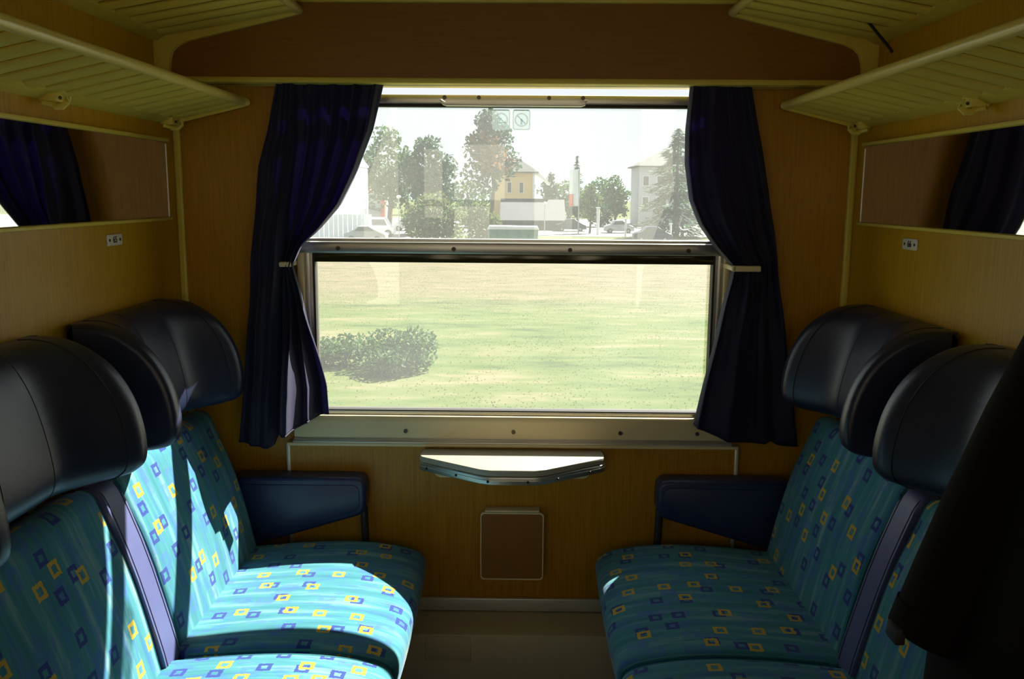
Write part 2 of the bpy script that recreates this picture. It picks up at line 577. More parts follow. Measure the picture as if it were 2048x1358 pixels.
# window ledge with grooves
root = empty('trim_8', (0, 0, 0.745), kind='structure')
MB().box(-0.648, 0.648, -0.040, 0.0, 0.731, 0.740, 0.002).build('ledge_edge', CREAM_PALE, root)
for k in range(5):
    MB().box(-0.630, 0.630, -0.037 + k * 0.0065, -0.0325 + k * 0.0065, 0.739, 0.7445 + k * 0.0022, 0.001).build('groove_rib', ALU_TRIM, root)
MB().box(-0.630, 0.630, -0.036, 0.0, 0.739, 0.7425).build('ledge_top', CREAM_PALE, root)

# ------------------------------------------------------------------ the window
win = empty('window_1', (0, 0, 0.83), kind='structure')
# sloping sill panel with rounded upper corners
def sill():
    mb = MB()
    prof = [(-0.004, 0.750), (-0.030, 0.755), (-0.031, 0.800), (-0.029, 0.812), (-0.024, 0.817), (-0.012, 0.818), (0.02, 0.814), (0.02, 0.750)]
    mb.prism(prof, 0, -0.628, 0.628, 0.003)
    return mb
sl = sill().build('sill_panel', CREAM_PALE, win)
for x in (-0.306, 0.004, 0.310, 0.53):
    s = MB().disc((x, -0.0315, 0.775), 0.0058, 1, 0.005).build('screw', STEEL, sl)
# outer frame: cream wood-side upright, metal upright
for sx in (-1, 1):
    mb = MB().box(sx * 0.588, sx * 0.606, -0.022, 0.02, 0.80, 1.735, 0.004)
    mb.build('frame_upright', CREAM_PALE, win)
    mb = MB().box(sx * 0.572, sx * 0.590, -0.012, 0.03, 0.80, 1.735, 0.004)
    mb.build('frame_channel', ALU, win)
# rounded lower corner frame with rubber gasket
mb = MB()
ring_prism(mb, rounded_rect(-0.588, 0.588, 0.806, 1.317, 0.012), rounded_rect(-0.566, 0.566, 0.828, 1.312, 0.030), 1, -0.008, 0.03)
mb.build('lower_frame', ALU, win)
mb = MB()
ring_prism(mb, rounded_rect(-0.568, 0.568, 0.820, 1.314, 0.032), rounded_rect(-0.560, 0.560, 0.831, 1.309, 0.026), 1, -0.005, 0.032)
mb.build('rubber_gasket', RUBBER, win)
MB().box(-0.566, 0.566, 0.016, 0.020, 0.824, 1.300).build('lower_pane', GLASS, win, smooth=False)
MB().box(-0.572, 0.572, 0.026, 0.030, 1.300, 1.700).build('upper_pane', GLASS, win, smooth=False)
# middle rail
mb = MB().box(-0.606, 0.606, -0.030, 0.034, 1.283, 1.316, 0.006)
mb.box(-0.600, 0.600, -0.014, 0.034, 1.314, 1.3235, 0.002)
mr = mb.build('middle_rail', ALU, win)
for x in (-0.488, -0.166, 0.157, 0.485):
    s = MB().disc((x, -0.031, 1.297), 0.0062, 1, 0.005).build('screw', STEEL, mr)
    MB().box(x - 0.0035, x + 0.0035, -0.0345, -0.033, 1.2962, 1.2978).build('slot', DARK_HOLE, mr)
MB().box(-0.564, 0.564, -0.004, 0.014, 1.257, 1.284, 0.001).build('lowered_sash_edge', BRONZE, win)
# upper sash, lowered a little so that the sky shows above it
sash = MB().box(-0.584, 0.584, 0.004, 0.034, 1.692, 1.717, 0.004).build('upper_sash_bar', ALU, win)
MB().box(-0.574, 0.574, 0.008, 0.032, 1.684, 1.6925, 0.001).build('rubber_strip', RUBBER, win)
mb = MB()
hp = [(-0.206, 1.702), (-0.196, 1.688), (-0.186, 1.685), (0.182, 1.685), (0.192, 1.688), (0.198, 1.702), (0.190, 1.702), (0.182, 1.692), (-0.188, 1.692), (-0.198, 1.702)]
mb.prism(hp, 1, -0.024, 0.004, 0.002)
mb.box(-0.200, 0.194, -0.002, 0.005, 1.692, 1.703)
hd = mb.build('sash_handle', ALU, win)
for x in (-0.192, -0.098, -0.002, 0.094, 0.187):
    if abs(x + 0.002) < 0.001: continue
    MB().disc((x, 0.0015, 1.709), 0.0055, 1, 0.006).build('screw', STEEL, sash)

# stickers on the upper pane
for x0, x1, lab, full in ((-0.062, -0.012, 'pale round pictogram sticker near the top of the upper pane, left of two', True),
                    (-0.006, 0.044, 'faint square sticker with a diagonal bar, right of two on the upper pane', False)):
    t = empty('window_sticker', ((x0 + x1) / 2, 0.0255, 1.652))
    tag(t, lab, 'sticker', 'stickers on the window pane')
    zc, xc = 1.652, (x0 + x1) / 2
    MB().prism(rounded_rect(x0, x1, zc - 0.028, zc + 0.028, 0.007), 1, 0.0252, 0.0258).build('sticker_film', STICK, t, smooth=False)
    mb = MB()
    ring_prism(mb, rounded_rect(x0 + .001, x1 - .001, zc - 0.027, zc + 0.027, 0.006), rounded_rect(x0 + .0035, x1 - .0035, zc - 0.0245, zc + 0.0245, 0.005), 1, 0.0246, 0.0251)
    mb.build('border', STICK_W, t, smooth=False)
    mb = MB()
    ci = lambda r: [(xc + r * math.cos(2 * math.pi * k / 32), zc + r * math.sin(2 * math.pi * k / 32)) for k in range(32)]
    ring_prism(mb, ci(0.0190), ci(0.0150), 1, 0.0246, 0.0251)
    mb.build('ring', STICK_W, t, smooth=False)
    mb = MB()
    mb.prism([(xc - 0.012, zc + 0.010), (xc - 0.009, zc + 0.012), (xc + 0.012, zc - 0.009), (xc + 0.009, zc - 0.011)], 1, 0.0246, 0.0251)
    if full:
        mb.prism([(xc - 0.013, zc - 0.007), (xc + 0.013, zc - 0.007), (xc + 0.012, zc - 0.009), (xc - 0.012, zc - 0.009)], 1, 0.0247, 0.0252)
    else:
        mb.prism([(xc - 0.003, zc - 0.013), (xc + 0.003, zc - 0.013), (xc + 0.002, zc + 0.003), (xc - 0.002, zc + 0.003)], 1, 0.0247, 0.0252)
    mb.build('pictogram', STICK_D, t, smooth=False)

# ------------------------------------------------------------------ curtains
rail = MB().tube([(-0.90, -0.060, 1.737), (0.90, -0.060, 1.737)], 0.005, 8).build('trim_9', STEEL); tag(rail, kind='structure')

def curtain(XL, XR, hem, roll, nfold, amp, XM, um, label):
    NU, NZ = 120, 70
    rows = []
    ztop = 1.746
    for j in range(NZ + 1):
        row = []
        t = j / NZ
        for i in range(NU + 1):
            u = i / NU
            zb = interp(hem, u)
            z = ztop + (zb - ztop) * t
            # the folds gather towards the tie and spread again below it
            g = math.exp(-((z - 1.255) / 0.16) ** 2)
            xl, xr = interp(XL, -z), interp(XR, -z)
            if XM:
                xm = interp(XM, -z)
                x = lerp(xl, xm, u / um) if u < um else lerp(xm, xr, (u - um) / (1 - um))
            else:
                x = lerp(xl, xr, u)
            ph = 2 * math.pi * nfold * u + 0.7 * math.sin(3.1 * u + 2 * z)
            a = amp(u, z) * (1 + 0.3 * math.sin(7 * u + 1.3))
            y = -0.066 - a * math.sin(ph) - 0.25 * a * math.sin(2.3 * ph + 4 * z)
            y -= roll(u, z)
            x += 0.35 * a * math.cos(ph) * (1 - 0.5 * g) * (1 - u ** 6)
            # drapes that sag diagonally towards the tie
            y -= 0.008 * math.sin(26 * (z - 0.5 * u) + 5 * u) * sstep(1.72, 1.55, z) * (0.4 + 0.6 * g)
            y = min(y, -0.024)
            row.append((x, y, z))
        rows.append(row)
    mb = MB()
    mb.grid(rows)
    root = empty('curtain', (lerp(interp(XL, -1.7), interp(XR, -1.7), .5), -0.065, 0.75), label, 'curtain', 'curtains at the window')
    c = mb.build('curtain_cloth', CURTAIN, root, angle=180)
    sm = c.modifiers.new('thickness', 'SOLIDIFY')
    sm.thickness = 0.0015
    # hem band along the bottom edge
    hrow = [(p[0], p[1] - 0.001, p[2] + 0.016) for p in rows[-1]]
    hb = MB()
    hb.tube([(p[0], p[1], p[2] + 0.002) for p in rows[-1][::2]], 0.0022, 6)
    hb.build('hem', CURTAIN, root)
    return root

XL_L = [(-1.746, -0.636), (-1.62, -0.664), (-1.52, -0.692), (-1.36, -0.712), (-1.21, -0.726), (-1.01, -0.746), (-0.73, -0.778)]
XR_L = [(-1.746, -0.345), (-1.616, -0.378), (-1.51, -0.421), (-1.416, -0.470), (-1.35, -0.527), (-1.308, -0.576), (-1.25, -0.605),
        (-1.157, -0.580), (-1.045, -0.549), (-0.918, -0.518), (-0.82, -0.512), (-0.7, -0.520)]
HEM_L = [(0.0, 0.752), (0.40, 0.742), (0.43, 0.785), (0.6, 0.800), (0.8, 0.826), (1.0, 0.836)]
XM_L = [(-1.746, -0.580), (-1.60, -0.580), (-1.40, -0.610), (-1.255, -0.633), (-1.0, -0.648), (-0.73, -0.668)]
def roll_L(u, z):
    # the outer part hangs as one broad front fold that turns sharply back
    f = math.sin(math.pi / 2 * min(1, u / 0.34)) if u < 0.36 else 1 - sstep(0.36, 0.425, u)
    r = 0.050 * f * (0.5 + 0.5 * sstep(1.72, 1.3, z))
    # below the tie the inner part swings out over the sill
    k = sstep(0.44, 0.62, u) if u < 0.62 else 1 - max(0.0, min(1.0, (u - 0.64) / 0.28))
    r += 0.150 * sstep(1.20, 0.84, z) * k
    return r
def amp_L(u, z):
    if u < 0.40:
        return 0.005
    return lerp(0.013, 0.020, sstep(1.7, 1.4, z)) * (1 - 0.35 * math.exp(-((z - 1.255) / 0.10) ** 2)) - 0.008 * sstep(1.15, 0.95, z)
cl = curtain(XL_L, XR_L, HEM_L, roll_L, 6.5, amp_L, XM_L, 0.42, 'navy curtain left of the window, sunlit folds gathered over a cream tie')
XL_R = [(-1.746, 0.460), (-1.62, 0.451), (-1.53, 0.452), (-1.437, 0.468), (-1.37, 0.498), (-1.31, 0.541), (-1.26, 0.590),
        (-1.22, 0.586), (-1.11, 0.563), (-0.97, 0.535), (-0.813, 0.504), (-0.7, 0.50)]
XR_R = [(-1.746, 0.626), (-1.622, 0.653), (-1.465, 0.688), (-1.304, 0.717), (-1.17, 0.738), (-0.96, 0.771), (-0.73, 0.810)]
HEM_R = [(0.0, 0.815), (0.32, 0.772), (0.7, 0.758), (0.76, 0.768), (0.82, 0.752), (1.0, 0.752)]
def roll_R(u, z):
    f = math.sin(math.pi * min(1.0, u / 0.62)) if u < 0.62 else 0.0
    return 0.035 * max(0, f) * (0.5 + 0.5 * sstep(1.72, 1.4, z))
def amp_R(u, z):
    return 0.007 + 0.006 * sstep(0.2, 0.0, u) + 0.006 * math.exp(-((z - 1.255) / 0.12) ** 2)
cr = curtain(XL_R, XR_R, HEM_R, roll_R, 3.5, amp_R, None, 0, 'dark navy curtain right of the window, hanging in shade behind a cream tie')
mb = MB().box(-0.640, -0.606, -0.085, -0.068, 1.248, 1.262, 0.003)
mb.box(-0.612, -0.606, -0.085, -0.010, 1.249, 1.261, 0.002)
mb.build('tieback', CREAM_PALE, cl)
MB().tube([(-0.610, -0.060, 1.262), (-0.612, -0.050, 1.300)], 0.0012, 6).build('tie_cord', CREAM_PALE, cl)
mb = MB().box(0.586, 0.662, -0.128, -0.116, 1.249, 1.264, 0.003)
mb.box(0.586, 0.596, -0.128, -0.010, 1.250, 1.263, 0.002)
mb.build('tieback', CREAM_PALE, cr)

# ------------------------------------------------------------------ folding table and waste bin
tb = empty('folding_table', (0, -0.03, 0.69), 'small cream folding table shelf with aluminium rim below the window', 'table')
top_pts = [(-0.252, -0.032), (-0.258, -0.100), (-0.250, -0.116), (-0.085, -0.226), (-0.055, -0.236), (0.062, -0.236), (0.092, -0.226), (0.252, -0.116), (0.260, -0.100), (0.256, -0.032)]
MB().prism(top_pts, 2, 0.708, 0.726, 0.003).build('table_top', WHITE_TOP, tb)
rim = [(x * 1.004, y - 0.004 if y < -0.05 else y) for x, y in top_pts]
mb = MB()
mb.prism(rim, 2, 0.686, 0.7075, 0.002)
mb.prism([(x * 1.006, y - 0.006 if y < -0.05 else y) for x, y in top_pts], 2, 0.694, 0.700, 0.001)
rm = mb.build('rim', ALU, tb)
for x, y in ((-0.235, -0.130), (-0.150, -0.187), (-0.062, -0.241), (0.045, -0.2425), (0.125, -0.210), (0.215, -0.147)):
    MB().ball((x, y - 0.002, 0.6965), 0.0042, 0.0042, 0.0042, 1).build('rivet', DARK_HOLE, rm)
MB().prism(rounded_rect(-0.224, 0.224, 0.641, 0.700, 0.018), 1, -0.040, -0.030, 0.002).build('wall_plate', CREAM_PALE, tb)
for x in (-0.14, 0.14):
    MB().prism([(-0.04, 0.66), (-0.04, 0.687), (-0.17, 0.687)], 0, x - 0.006, x + 0.006).build('bracket', ALU, tb)

bn = empty('waste_bin', (0.002, -0.03, 0.345), 'brown flip-front waste bin with cream rim set in the wood panel', 'bin')
MB().prism([(-0.076, 0.352), (0.080, 0.352), (0.080, 0.553), (-0.076, 0.553)], 1, -0.068, -0.030, 0.004).build('body', CREAM_PALE, bn)
mb = MB()
ring_prism(mb, rounded_rect(-0.089, 0.093, 0.345, 0.548, 0.012), rounded_rect(-0.086, 0.090, 0.3485, 0.5445, 0.010), 1, -0.074, -0.062)
mb.build('rim', CREAM_PALE, bn)
MB().prism(rounded_rect(-0.086, 0.090, 0.3485, 0.5445, 0.010), 1, -0.0725, -0.060).build('flap', BIN_FACE, bn)

# ------------------------------------------------------------------ mirrors
for sx, side in ((-1, 'left'), (1, 'right')):
    t = empty('wall_mirror', (sx * 0.935, -0.7, 1.48), 'long low mirror in cream rails on the %s partition wall' % side, 'mirror', 'wall mirrors')
    MB().box(sx * 0.9335, sx * 0.940, -1.90, -0.082, 1.381, 1.581, 0.0015, 1).build('mirror_pane', MIRROR, t, smooth=False)
    MB().box(sx * 0.926, sx * 0.940, -1.91, -0.072, 1.373, 1.381, 0.002).build('rail', CREAM, t)
    MB().box(sx * 0.926, sx * 0.940, -1.91, -0.072, 1.581, 1.590, 0.002).build('rail', CREAM, t)
    MB().box(sx * 0.932, sx * 0.940, -0.0815, -0.080, 1.381, 1.575).build('edge_strip', ALU, t)

# ------------------------------------------------------------------ seat number plates
for sx, num, yc, zc, lab in ((-1, '65', -0.408, 1.336, 'small white plate with black number on the left wall under the mirror'),
                     (1, '66', -0.390, 1.339, 'small white plate with black number on the right wall under the mirror')):
    t = empty('seat_number_plate', (sx * 0.94, yc, zc), lab, 'sign', 'seat number plates')
    MB().box(sx * 0.9365, sx * 0.940, yc - 0.039, yc + 0.039, zc - 0.013, zc + 0.013, 0.001).build('plate', PLATE, t)
    for d in (-0.027, 0.027):
        MB().disc((sx * 0.9362, yc + d, zc), 0.0034, 0, 0.0016).build('screw', INK, t)
    fc = bpy.data.curves.new('number', 'FONT')
    fc.body = num
    fc.size = 0.021
    fc.align_x, fc.align_y = 'CENTER', 'CENTER'
    fc.extrude = 0.0003
    fc.offset = 0.0004
    fc.materials.append(INK)
    tmp = bpy.data.objects.new('number_text', fc)
    COL.objects.link(tmp)
    bpy.context.view_layer.update()
    fm = bpy.data.meshes.new_from_object(tmp.evaluated_get(bpy.context.evaluated_depsgraph_get()))
    bpy.data.objects.remove(tmp)
    fo = bpy.data.objects.new('number', fm)
    COL.objects.link(fo)
    fo.parent = t
    fo.location = (-sx * 0.0041, 0, 0)
    fo.rotation_euler = (R(90), 0, R(90) if sx < 0 else R(-90))
    fo.scale = (1.0, 1.0, 1.0)

# ------------------------------------------------------------------ luggage racks
def rack(sx, upper):
    side = 'left' if sx < 0 else 'right'
    if upper:
        y0, zt, xt, zw, lab = -0.100, 1.915, 0.560, 1.845, 'upper cream slatted luggage rack on the %s side, beside the cornice' % side
    else:
        y0, zt, xt, zw, lab = -0.050, 1.688, 0.722, 1.640, 'lower cream slatted luggage rack on the %s side, above the mirror' % side
    y1 = -1.98
    t = empty('luggage_rack', (sx * 0.93, y0, zw), lab, 'luggage rack', 'luggage racks')
    rr = 0.0115
    MB().tube([(sx * xt, y0 + 0.006, zt), (sx * xt, y0 - 0.004, zt), (sx * xt, y1, zt)], rr, 14, rads=[rr * 0.8, rr, rr]).build('front_tube', CREAM_TUBE, t)
    # rear rail against the wall: sloping face
    MB().prism([(sx * 0.940, zw + 0.030), (sx * 0.905, zw + 0.028), (sx * 0.905, zw + 0.004), (sx * 0.928, zw - 0.010), (sx * 0.940, zw - 0.010)], 1, y0, y1, 0.002).build('rear_rail', CREAM, t)
    # end bracket nearest the window
    if upper:
        out = [(0.560, 1.928), (0.940, 1.928), (0.940, 1.735), (0.902, 1.735), (0.899, 1.790), (0.892, 1.812), (0.876, 1.827), (0.850, 1.835), (0.560, 1.903)]
        MB().prism([(sx * a, b) for a, b in out], 1, -0.113, -0.1005, 0.002).build('end_bracket', CREAM, t)
    else:
        out = [(0.735, 1.686), (0.722, 1.676), (0.905, 1.632), (0.938, 1.628), (0.938, 1.668), (0.90, 1.668)]
        MB().prism([(sx * a, b) for a, b in out], 1, y0 - 0.010, y0, 0.003).build('end_bracket', CREAM, t)
    xa, xb = 0.905, xt + 0.004
    L = math.hypot(xa - xb, zt - zw)
    ang = math.atan2(zt - zw - 0.008, xa - xb)
    first = None
    k = 0
    y = y0 - (0.045 if upper else 0.030)
    ymid = []
    while y > y1 + 0.04:
        ymid.append(y)
        y -= 0.0785
    # a slat: a shallow louvre tilted about its own length
    tilt = Matrix.Rotation(R(-3), 4, 'X')
    slope = Matrix.Rotation(ang * sx, 4, 'Y')
    for y in ymid:
        cx, cz = sx * (xa + xb) / 2, (zw + 0.008 + zt) / 2
        if first is None:
            mb = MB()
            prof = [(0.0240 * math.cos(R(a)), 0.0085 * math.sin(R(a))) for a in (180, 200, 222, 246, 270, 294, 318, 340, 360)] + [(0.020, 0.003), (-0.020, 0.003)]
            mb.prism(prof, 0, -L / 2, L / 2)
            bmesh.ops.transform(mb.bm, matrix=slope @ tilt, verts=mb.bm.verts)
            bmesh.ops.translate(mb.bm, vec=(cx, y, cz), verts=mb.bm.verts)
            first = mb.build('slat', CREAM, t, angle=30)
        else:
            link_copy(first, t, dy=y - ymid[0])
    if not upper:
        for yh in (-0.092, -0.690, -1.29):
            mb = MB()
            mb.box(sx * 0.900, sx * 0.935, yh - 0.016, yh + 0.016, zw - 0.016, zw + 0.004, 0.003)
            pts = [(sx * 0.918, yh - 0.002, zw - 0.004), (sx * 0.914, yh - 0.004, zw - 0.018), (sx * 0.906, yh - 0.006, zw - 0.026), (sx * 0.892, yh - 0.006, zw - 0.026), (sx * 0.882, yh - 0.004, zw - 0.016), (sx * 0.880, yh - 0.003, zw - 0.006)]
            mb.tube(pts, 0.006, 8)
            mb.tube([(sx * 0.925, yh - 0.022, zw - 0.018), (sx * 0.905, yh, zw - 0.024), (sx * 0.905, yh + 0.024, zw - 0.012)], 0.005, 8)
            h = mb.build('coat_hook', CREAM, t)
            MB().ball((sx * 0.898, yh - 0.001, zw - 0.008), 0.004, 0.004, 0.004, 1).build('screw', STEEL, h)
    return t

racks = {}
for sx in (-1, 1):
    for up in (False, True):
        racks[(sx, up)] = rack(sx, up)

# dark strap hanging through the upper right rack
st = MB()
st.tube([(0.842, -0.240, 1.905), (0.848, -0.259, 1.869), (0.850, -0.330, 1.825), (0.852, -0.405, 1.779), (0.852, -0.412, 1.774)], 0.0035, 8)
st.ball((0.852, -0.413, 1.773), 0.005, 0.005, 0.005, 1)
tag(st.build('luggage_strap', STRAP), 'thin dark strap hanging down through the upper right luggage rack', 'strap')

# ------------------------------------------------------------------ seats
def offset_ring(prof, d):
    n = len(prof)
    out = []
    for i in range(n):
        a, b = prof[i - 1], prof[(i + 1) % n]
        tx, tz = b[0] - a[0], b[1] - a[1]
        l = math.hypot(tx, tz) or 1
        out.append((prof[i][0] - tz / l * d, prof[i][1] + tx / l * d))
    return out

def ring_area(p):
    return sum(p[i - 1][0] * p[i][1] - p[i][0] * p[i - 1][1] for i in range(len(p))) / 2

def pillow(sx, prof_fn, y0, y1, r, ny=26, crown=0.0):
    """closed profile |X|,Z carried along Y with rounded ends; UVs in metres"""
    ts = []
    for k in range(7):
        ts.append((r * (1 - math.cos(math.pi / 2 * k / 6)), r * (1 - math.sin(math.pi / 2 * k / 6))))
    W = abs(y1 - y0)
    rows = [(d, off) for d, off in ts]
    for k in range(1, ny):
        rows.append((r + (W - 2 * r) * k / ny, 0.0))
    rows += [(W - d, off) for d, off in reversed(ts)]
    grid, uvs = [], []
    base = prof_fn(0.0)
    arc = [0.0]
    for i in range(1, len(base) + 1):
        a, b = base[i - 1], base[i % len(base)]
        arc.append(arc[-1] + math.hypot(b[0] - a[0], b[1] - a[1]))
    sgn = 1 if ring_area(base) > 0 else -1
    for d, off in rows:
        s = 2 * d / W - 1
        p = prof_fn(s)
        cr = crown * (1 - s * s) if crown else 0.0
        p = offset_ring(p, sgn * (off - cr))
        y = y0 - d
        grid.append([(sx * a, y, b) for a, b in p])
        uvs.append([(arc[i], d - off) for i in range(len(p) + 1)])
    mb = MB()
    V = mb.grid(grid, uvs, wrap=True)
    mb.bm.faces.new(V[0][::-1])
    mb.bm.faces.new(V[-1])
    return mb, grid

CUSH = smooth_poly([(0.80, 0.33), (0.300, 0.320), (0.268, 0.322), (0.252, 0.345), (0.240, 0.395), (0.236, 0.438), (0.262, 0.462), (0.325, 0.478), (0.41, 0.487), (0.50, 0.487), (0.60, 0.481), (0.70, 0.471), (0.80, 0.466)], 2)
BACK = smooth_poly([(0.928, 0.44), (0.705, 0.44), (0.716, 0.478), (0.732, 0.560), (0.768, 0.700), (0.812, 0.805), (0.826, 0.846), (0.848, 0.862), (0.880, 0.856), (0.915, 0.838), (0.928, 0.80)], 2)
HW = [(0.930, 1.173), (0.870, 1.175), (0.812, 1.154), (0.759, 1.112), (0.725, 1.053), (0.710, 0.994), (0.707, 0.946), (0.716, 0.917), (0.750, 0.902), (0.840, 0.894), (0.930, 0.888)]
HC = [(0.930, 1.172), (0.893, 1.174), (0.866, 1.158), (0.838, 1.110), (0.820, 1.056), (0.806, 0.990), (0.801, 0.944), (0.808, 0.916), (0.830, 0.900), (0.870, 0.890), (0.930, 0.884)]

def head_profile(s):
    w = max(0.0, min(1.0, (abs(s) - 0.30) / 0.54))
    w = w * w * (1.6 - 0.6 * w)
    return smooth_poly([(lerp(a[0], b[0], w), lerp(a[1], b[1], w)) for a, b in zip(HC, HW)], 2)

def pipe_ring(mb, grid, row, rad, i0=0, i1=None):
    pts = [grid[row][i] for i in range(i0, i1 or len(grid[row]))]
    mb.tube(pts, rad, 6)

SEATS = [(-0.140, -0.705, -0.130, -0.742, -0.195, -0.680),
         (-0.805, -1.380, -0.750, -1.385, -0.812, -1.335),
         (-1.470, -2.000, -1.393, -2.005, -1.620, -1.990)]
NAMES = ['beside the window', 'in the middle of its row', 'nearest the corridor']

def seat(sx, k):
    b0, b1, c0, c1, h0, h1 = SEATS[k]
    side = 'left' if sx < 0 else 'right'
    t = empty('train_seat', (sx * 0.6, (c0 + c1) / 2, 0.0), 'teal patterned train seat with navy headrest, %s side, %s' % (side, NAMES[k]), 'seat', 'compartment seats')
    mb, g = pillow(sx, lambda s: CUSH, c0, c1, 0.022, crown=0.006)
    cu = mb.build('seat_cushion', FABRIC, t, angle=60)
    n = len(g[0])
    for row in (3, -4):
        p = MB(); pipe_ring(p, g, row, 0.0032, 6, n - 6); p.build('piping', FABRIC_EDGE, cu)
    mb, g = pillow(sx, lambda s: BACK, b0, b1, 0.014, crown=0.006)
    ba = mb.build('backrest', FABRIC, t, angle=60)
    n = len(g[0])
    for row in (3, -4):
        p = MB(); pipe_ring(p, g, row, 0.0032, 5, n - 2); p.build('piping', FABRIC_EDGE, ba)
    mb, g = pillow(sx, head_profile, h0, h1, 0.016, ny=44)
    he = mb.build('headrest', LEATHER, t, angle=60)
    n = len(g[0])
    for row in (6 + 4, -7 - 4):
        p = MB(); pipe_ring(p, g, row, 0.0016, 2, n - 2); p.build('seam', SEAM, he)
    # seams where the wings leave the middle panel
    for s_row in (6 + 15, len(g) - 7 - 15):
        p = MB(); p.tube([g[s_row][i] for i in range(4, n - 4)], 0.0010, 5); p.build('seam', SEAM, he)
    MB().box(sx * 0.36, sx * 0.90, min(c0, -0.185), c1, 0.0, 0.325).build('seat_base', BASE_DARK, t, smooth=False)
    for yy in (h0 - 0.12, h1 + 0.12):
        MB().box(sx * 0.885, sx * 0.915, yy - 0.015, yy + 0.015, 0.83, 0.90).build('headrest_post', BASE_DARK, t)
    # folded armrest on the corridor-side edge of seats one and two
    if k < 2:
        ya = b1 - 0.020
        arm = smooth_poly([(0.90, 0.45), (0.706, 0.450), (0.708, 0.480), (0.727, 0.560), (0.764, 0.700), (0.805, 0.816), (0.820, 0.848), (0.838, 0.860), (0.90, 0.850)], 1)
        mb = MB(); mb.prism([(sx * a, b) for a, b in arm], 1, ya, ya - 0.076, 0.008, 3)
        ar = mb.build('folding_armrest', LEATHER_STRIP, t)
        MB().tube([(sx * 0.872, ya - 0.100, 0.866), (sx * 0.872, ya + 0.006, 0.866)], 0.015, 12).build('pivot', KNOB, ar)
        mb = MB()
        for off in (0.008, 0.068):
            mb.tube([(sx * (a - 0.0006), ya - off, b) for a, b in arm[4:14]], 0.0008, 5)
        mb.build('seam', SEAM, ar)
    if k == 0:
        # padded armrest beside the window with its post
        pr = [(0.775, 0.657), (0.440, 0.657), (0.424, 0.653), (0.415, 0.642), (0.412, 0.625), (0.412, 0.575), (0.420, 0.553), (0.436, 0.543), (0.775, 0.440)]
        mb = MB(); mb.prism([(sx * a, b) for a, b in pr], 1, -0.104, -0.030, 0.012, 3)
        wa = mb.build('wall_armrest', LEATHER_ARM, t)
        face = [(0.770, 0.636), (0.445, 0.636), (0.432, 0.628), (0.429, 0.612), (0.430, 0.575), (0.440, 0.560), (0.770, 0.458)]
        mb = MB(); mb.prism([(sx * a, b) for a, b in face], 1, -0.1075, -0.100, 0.002, 2)
        mb.build('side_panel', LEATHER_ARM, wa)
        mb = MB(); mb.tube([(sx * 0.424, -0.066, 0.56), (sx * 0.420, -0.066, 0.40), (sx * 0.420, -0.066, 0.228)], 0.011, 10)
        mb.build('post', BASE_DARK, wa)
    return t

for sx in (-1, 1):
    for k in range(3):
        seat(sx, k)

# ------------------------------------------------------------------ jacket hanging at the right
jk = empty('hanging_jacket', (0.66, -1.42, 0.62), 'dark brown jacket hanging from the right luggage rack, sleeve in front', 'jacket')
def ellipse_rows(spec, n=28, wr=0.05):
    rows = []
    for (cx, cy, cz, rx, ry, ph) in spec:
        rows.append([(cx + rx * math.cos(a) * (1 + wr * math.sin(5 * a + ph)), cy + ry * math.sin(a) * (1 + wr * math.sin(4 * a + 2 * ph)), cz)
                     for a in [2 * math.pi * k / n for k in range(n)]])
    return rows
spec = []
for k in range(20):
    f = k / 19
    z = lerp(1.46, 0.64, f)
    wY = interp([(0, 0.05), (0.1, 0.13), (0.3, 0.17), (1, 0.185)], f)
    wX = interp([(0, 0.03), (0.1, 0.042), (0.4, 0.050), (0.7, 0.066), (1, 0.070)], f)
    spec.append((lerp(0.722, 0.645, sstep(0.1, 0.75, f)), -1.47, z, wX, wY, 0.9 * f * 3))
mb = MB(); V = mb.grid(ellipse_rows(spec), wrap=True); mb.bm.faces.new(V[0][::-1]); mb.bm.faces.new(V[-1])
mb.build('jacket_body', JACKET, jk, angle=80)
def sleeve(path, rads):
    mb = MB(); mb.tube(path, 0.06, 20, rads=rads)
    return mb
P = [(0.745, -1.42, 1.42), (0.722, -1.40, 1.28), (0.680, -1.39, 1.16), (0.635, -1.39, 1.04), (0.602, -1.39, 0.95), (0.576, -1.39, 0.875), (0.573, -1.39, 0.865)]
sl_ = sleeve(P, [0.045, 0.058, 0.060, 0.060, 0.058, 0.056, 0.048]).build('sleeve', JACKET, jk, angle=80)
mb = MB(); mb.tube([(0.583, -1.39, 0.905), (0.573, -1.39, 0.872)], 0.0565, 20); mb.build('cuff', JACKET, sl_, angle=80)
MB().box(0.516, 0.530, -1.412, -1.382, 0.868, 0.892, 0.003).build('cuff_tab', STRAP, sl_)
P2 = [(0.720, -1.54, 1.38), (0.70, -1.58, 1.25), (0.645, -1.60, 1.08), (0.64, -1.60, 0.90), (0.64, -1.60, 0.80)]
sleeve(P2, [0.05, 0.064, 0.060, 0.056, 0.050]).build('sleeve', JACKET, jk, angle=80)
MB().tube([(0.720, -1.44, 1.452), (0.722, -1.445, 1.48), (0.722, -1.495, 1.48), (0.720, -1.50, 1.452)], 0.016, 10).build('collar', JACKET, jk)
MB().tube([(0.721, -1.47, 1.478), (0.712, -1.47, 1.60), (0.706, -1.47, 1.688), (0.714, -1.47, 1.702), (0.722, -1.47, 1.7045), (0.730, -1.47, 1.702), (0.738, -1.47, 1.688), (0.732, -1.47, 1.60), (0.723, -1.47, 1.478)], 0.003, 6).build('hanging_loop', STRAP, jk)


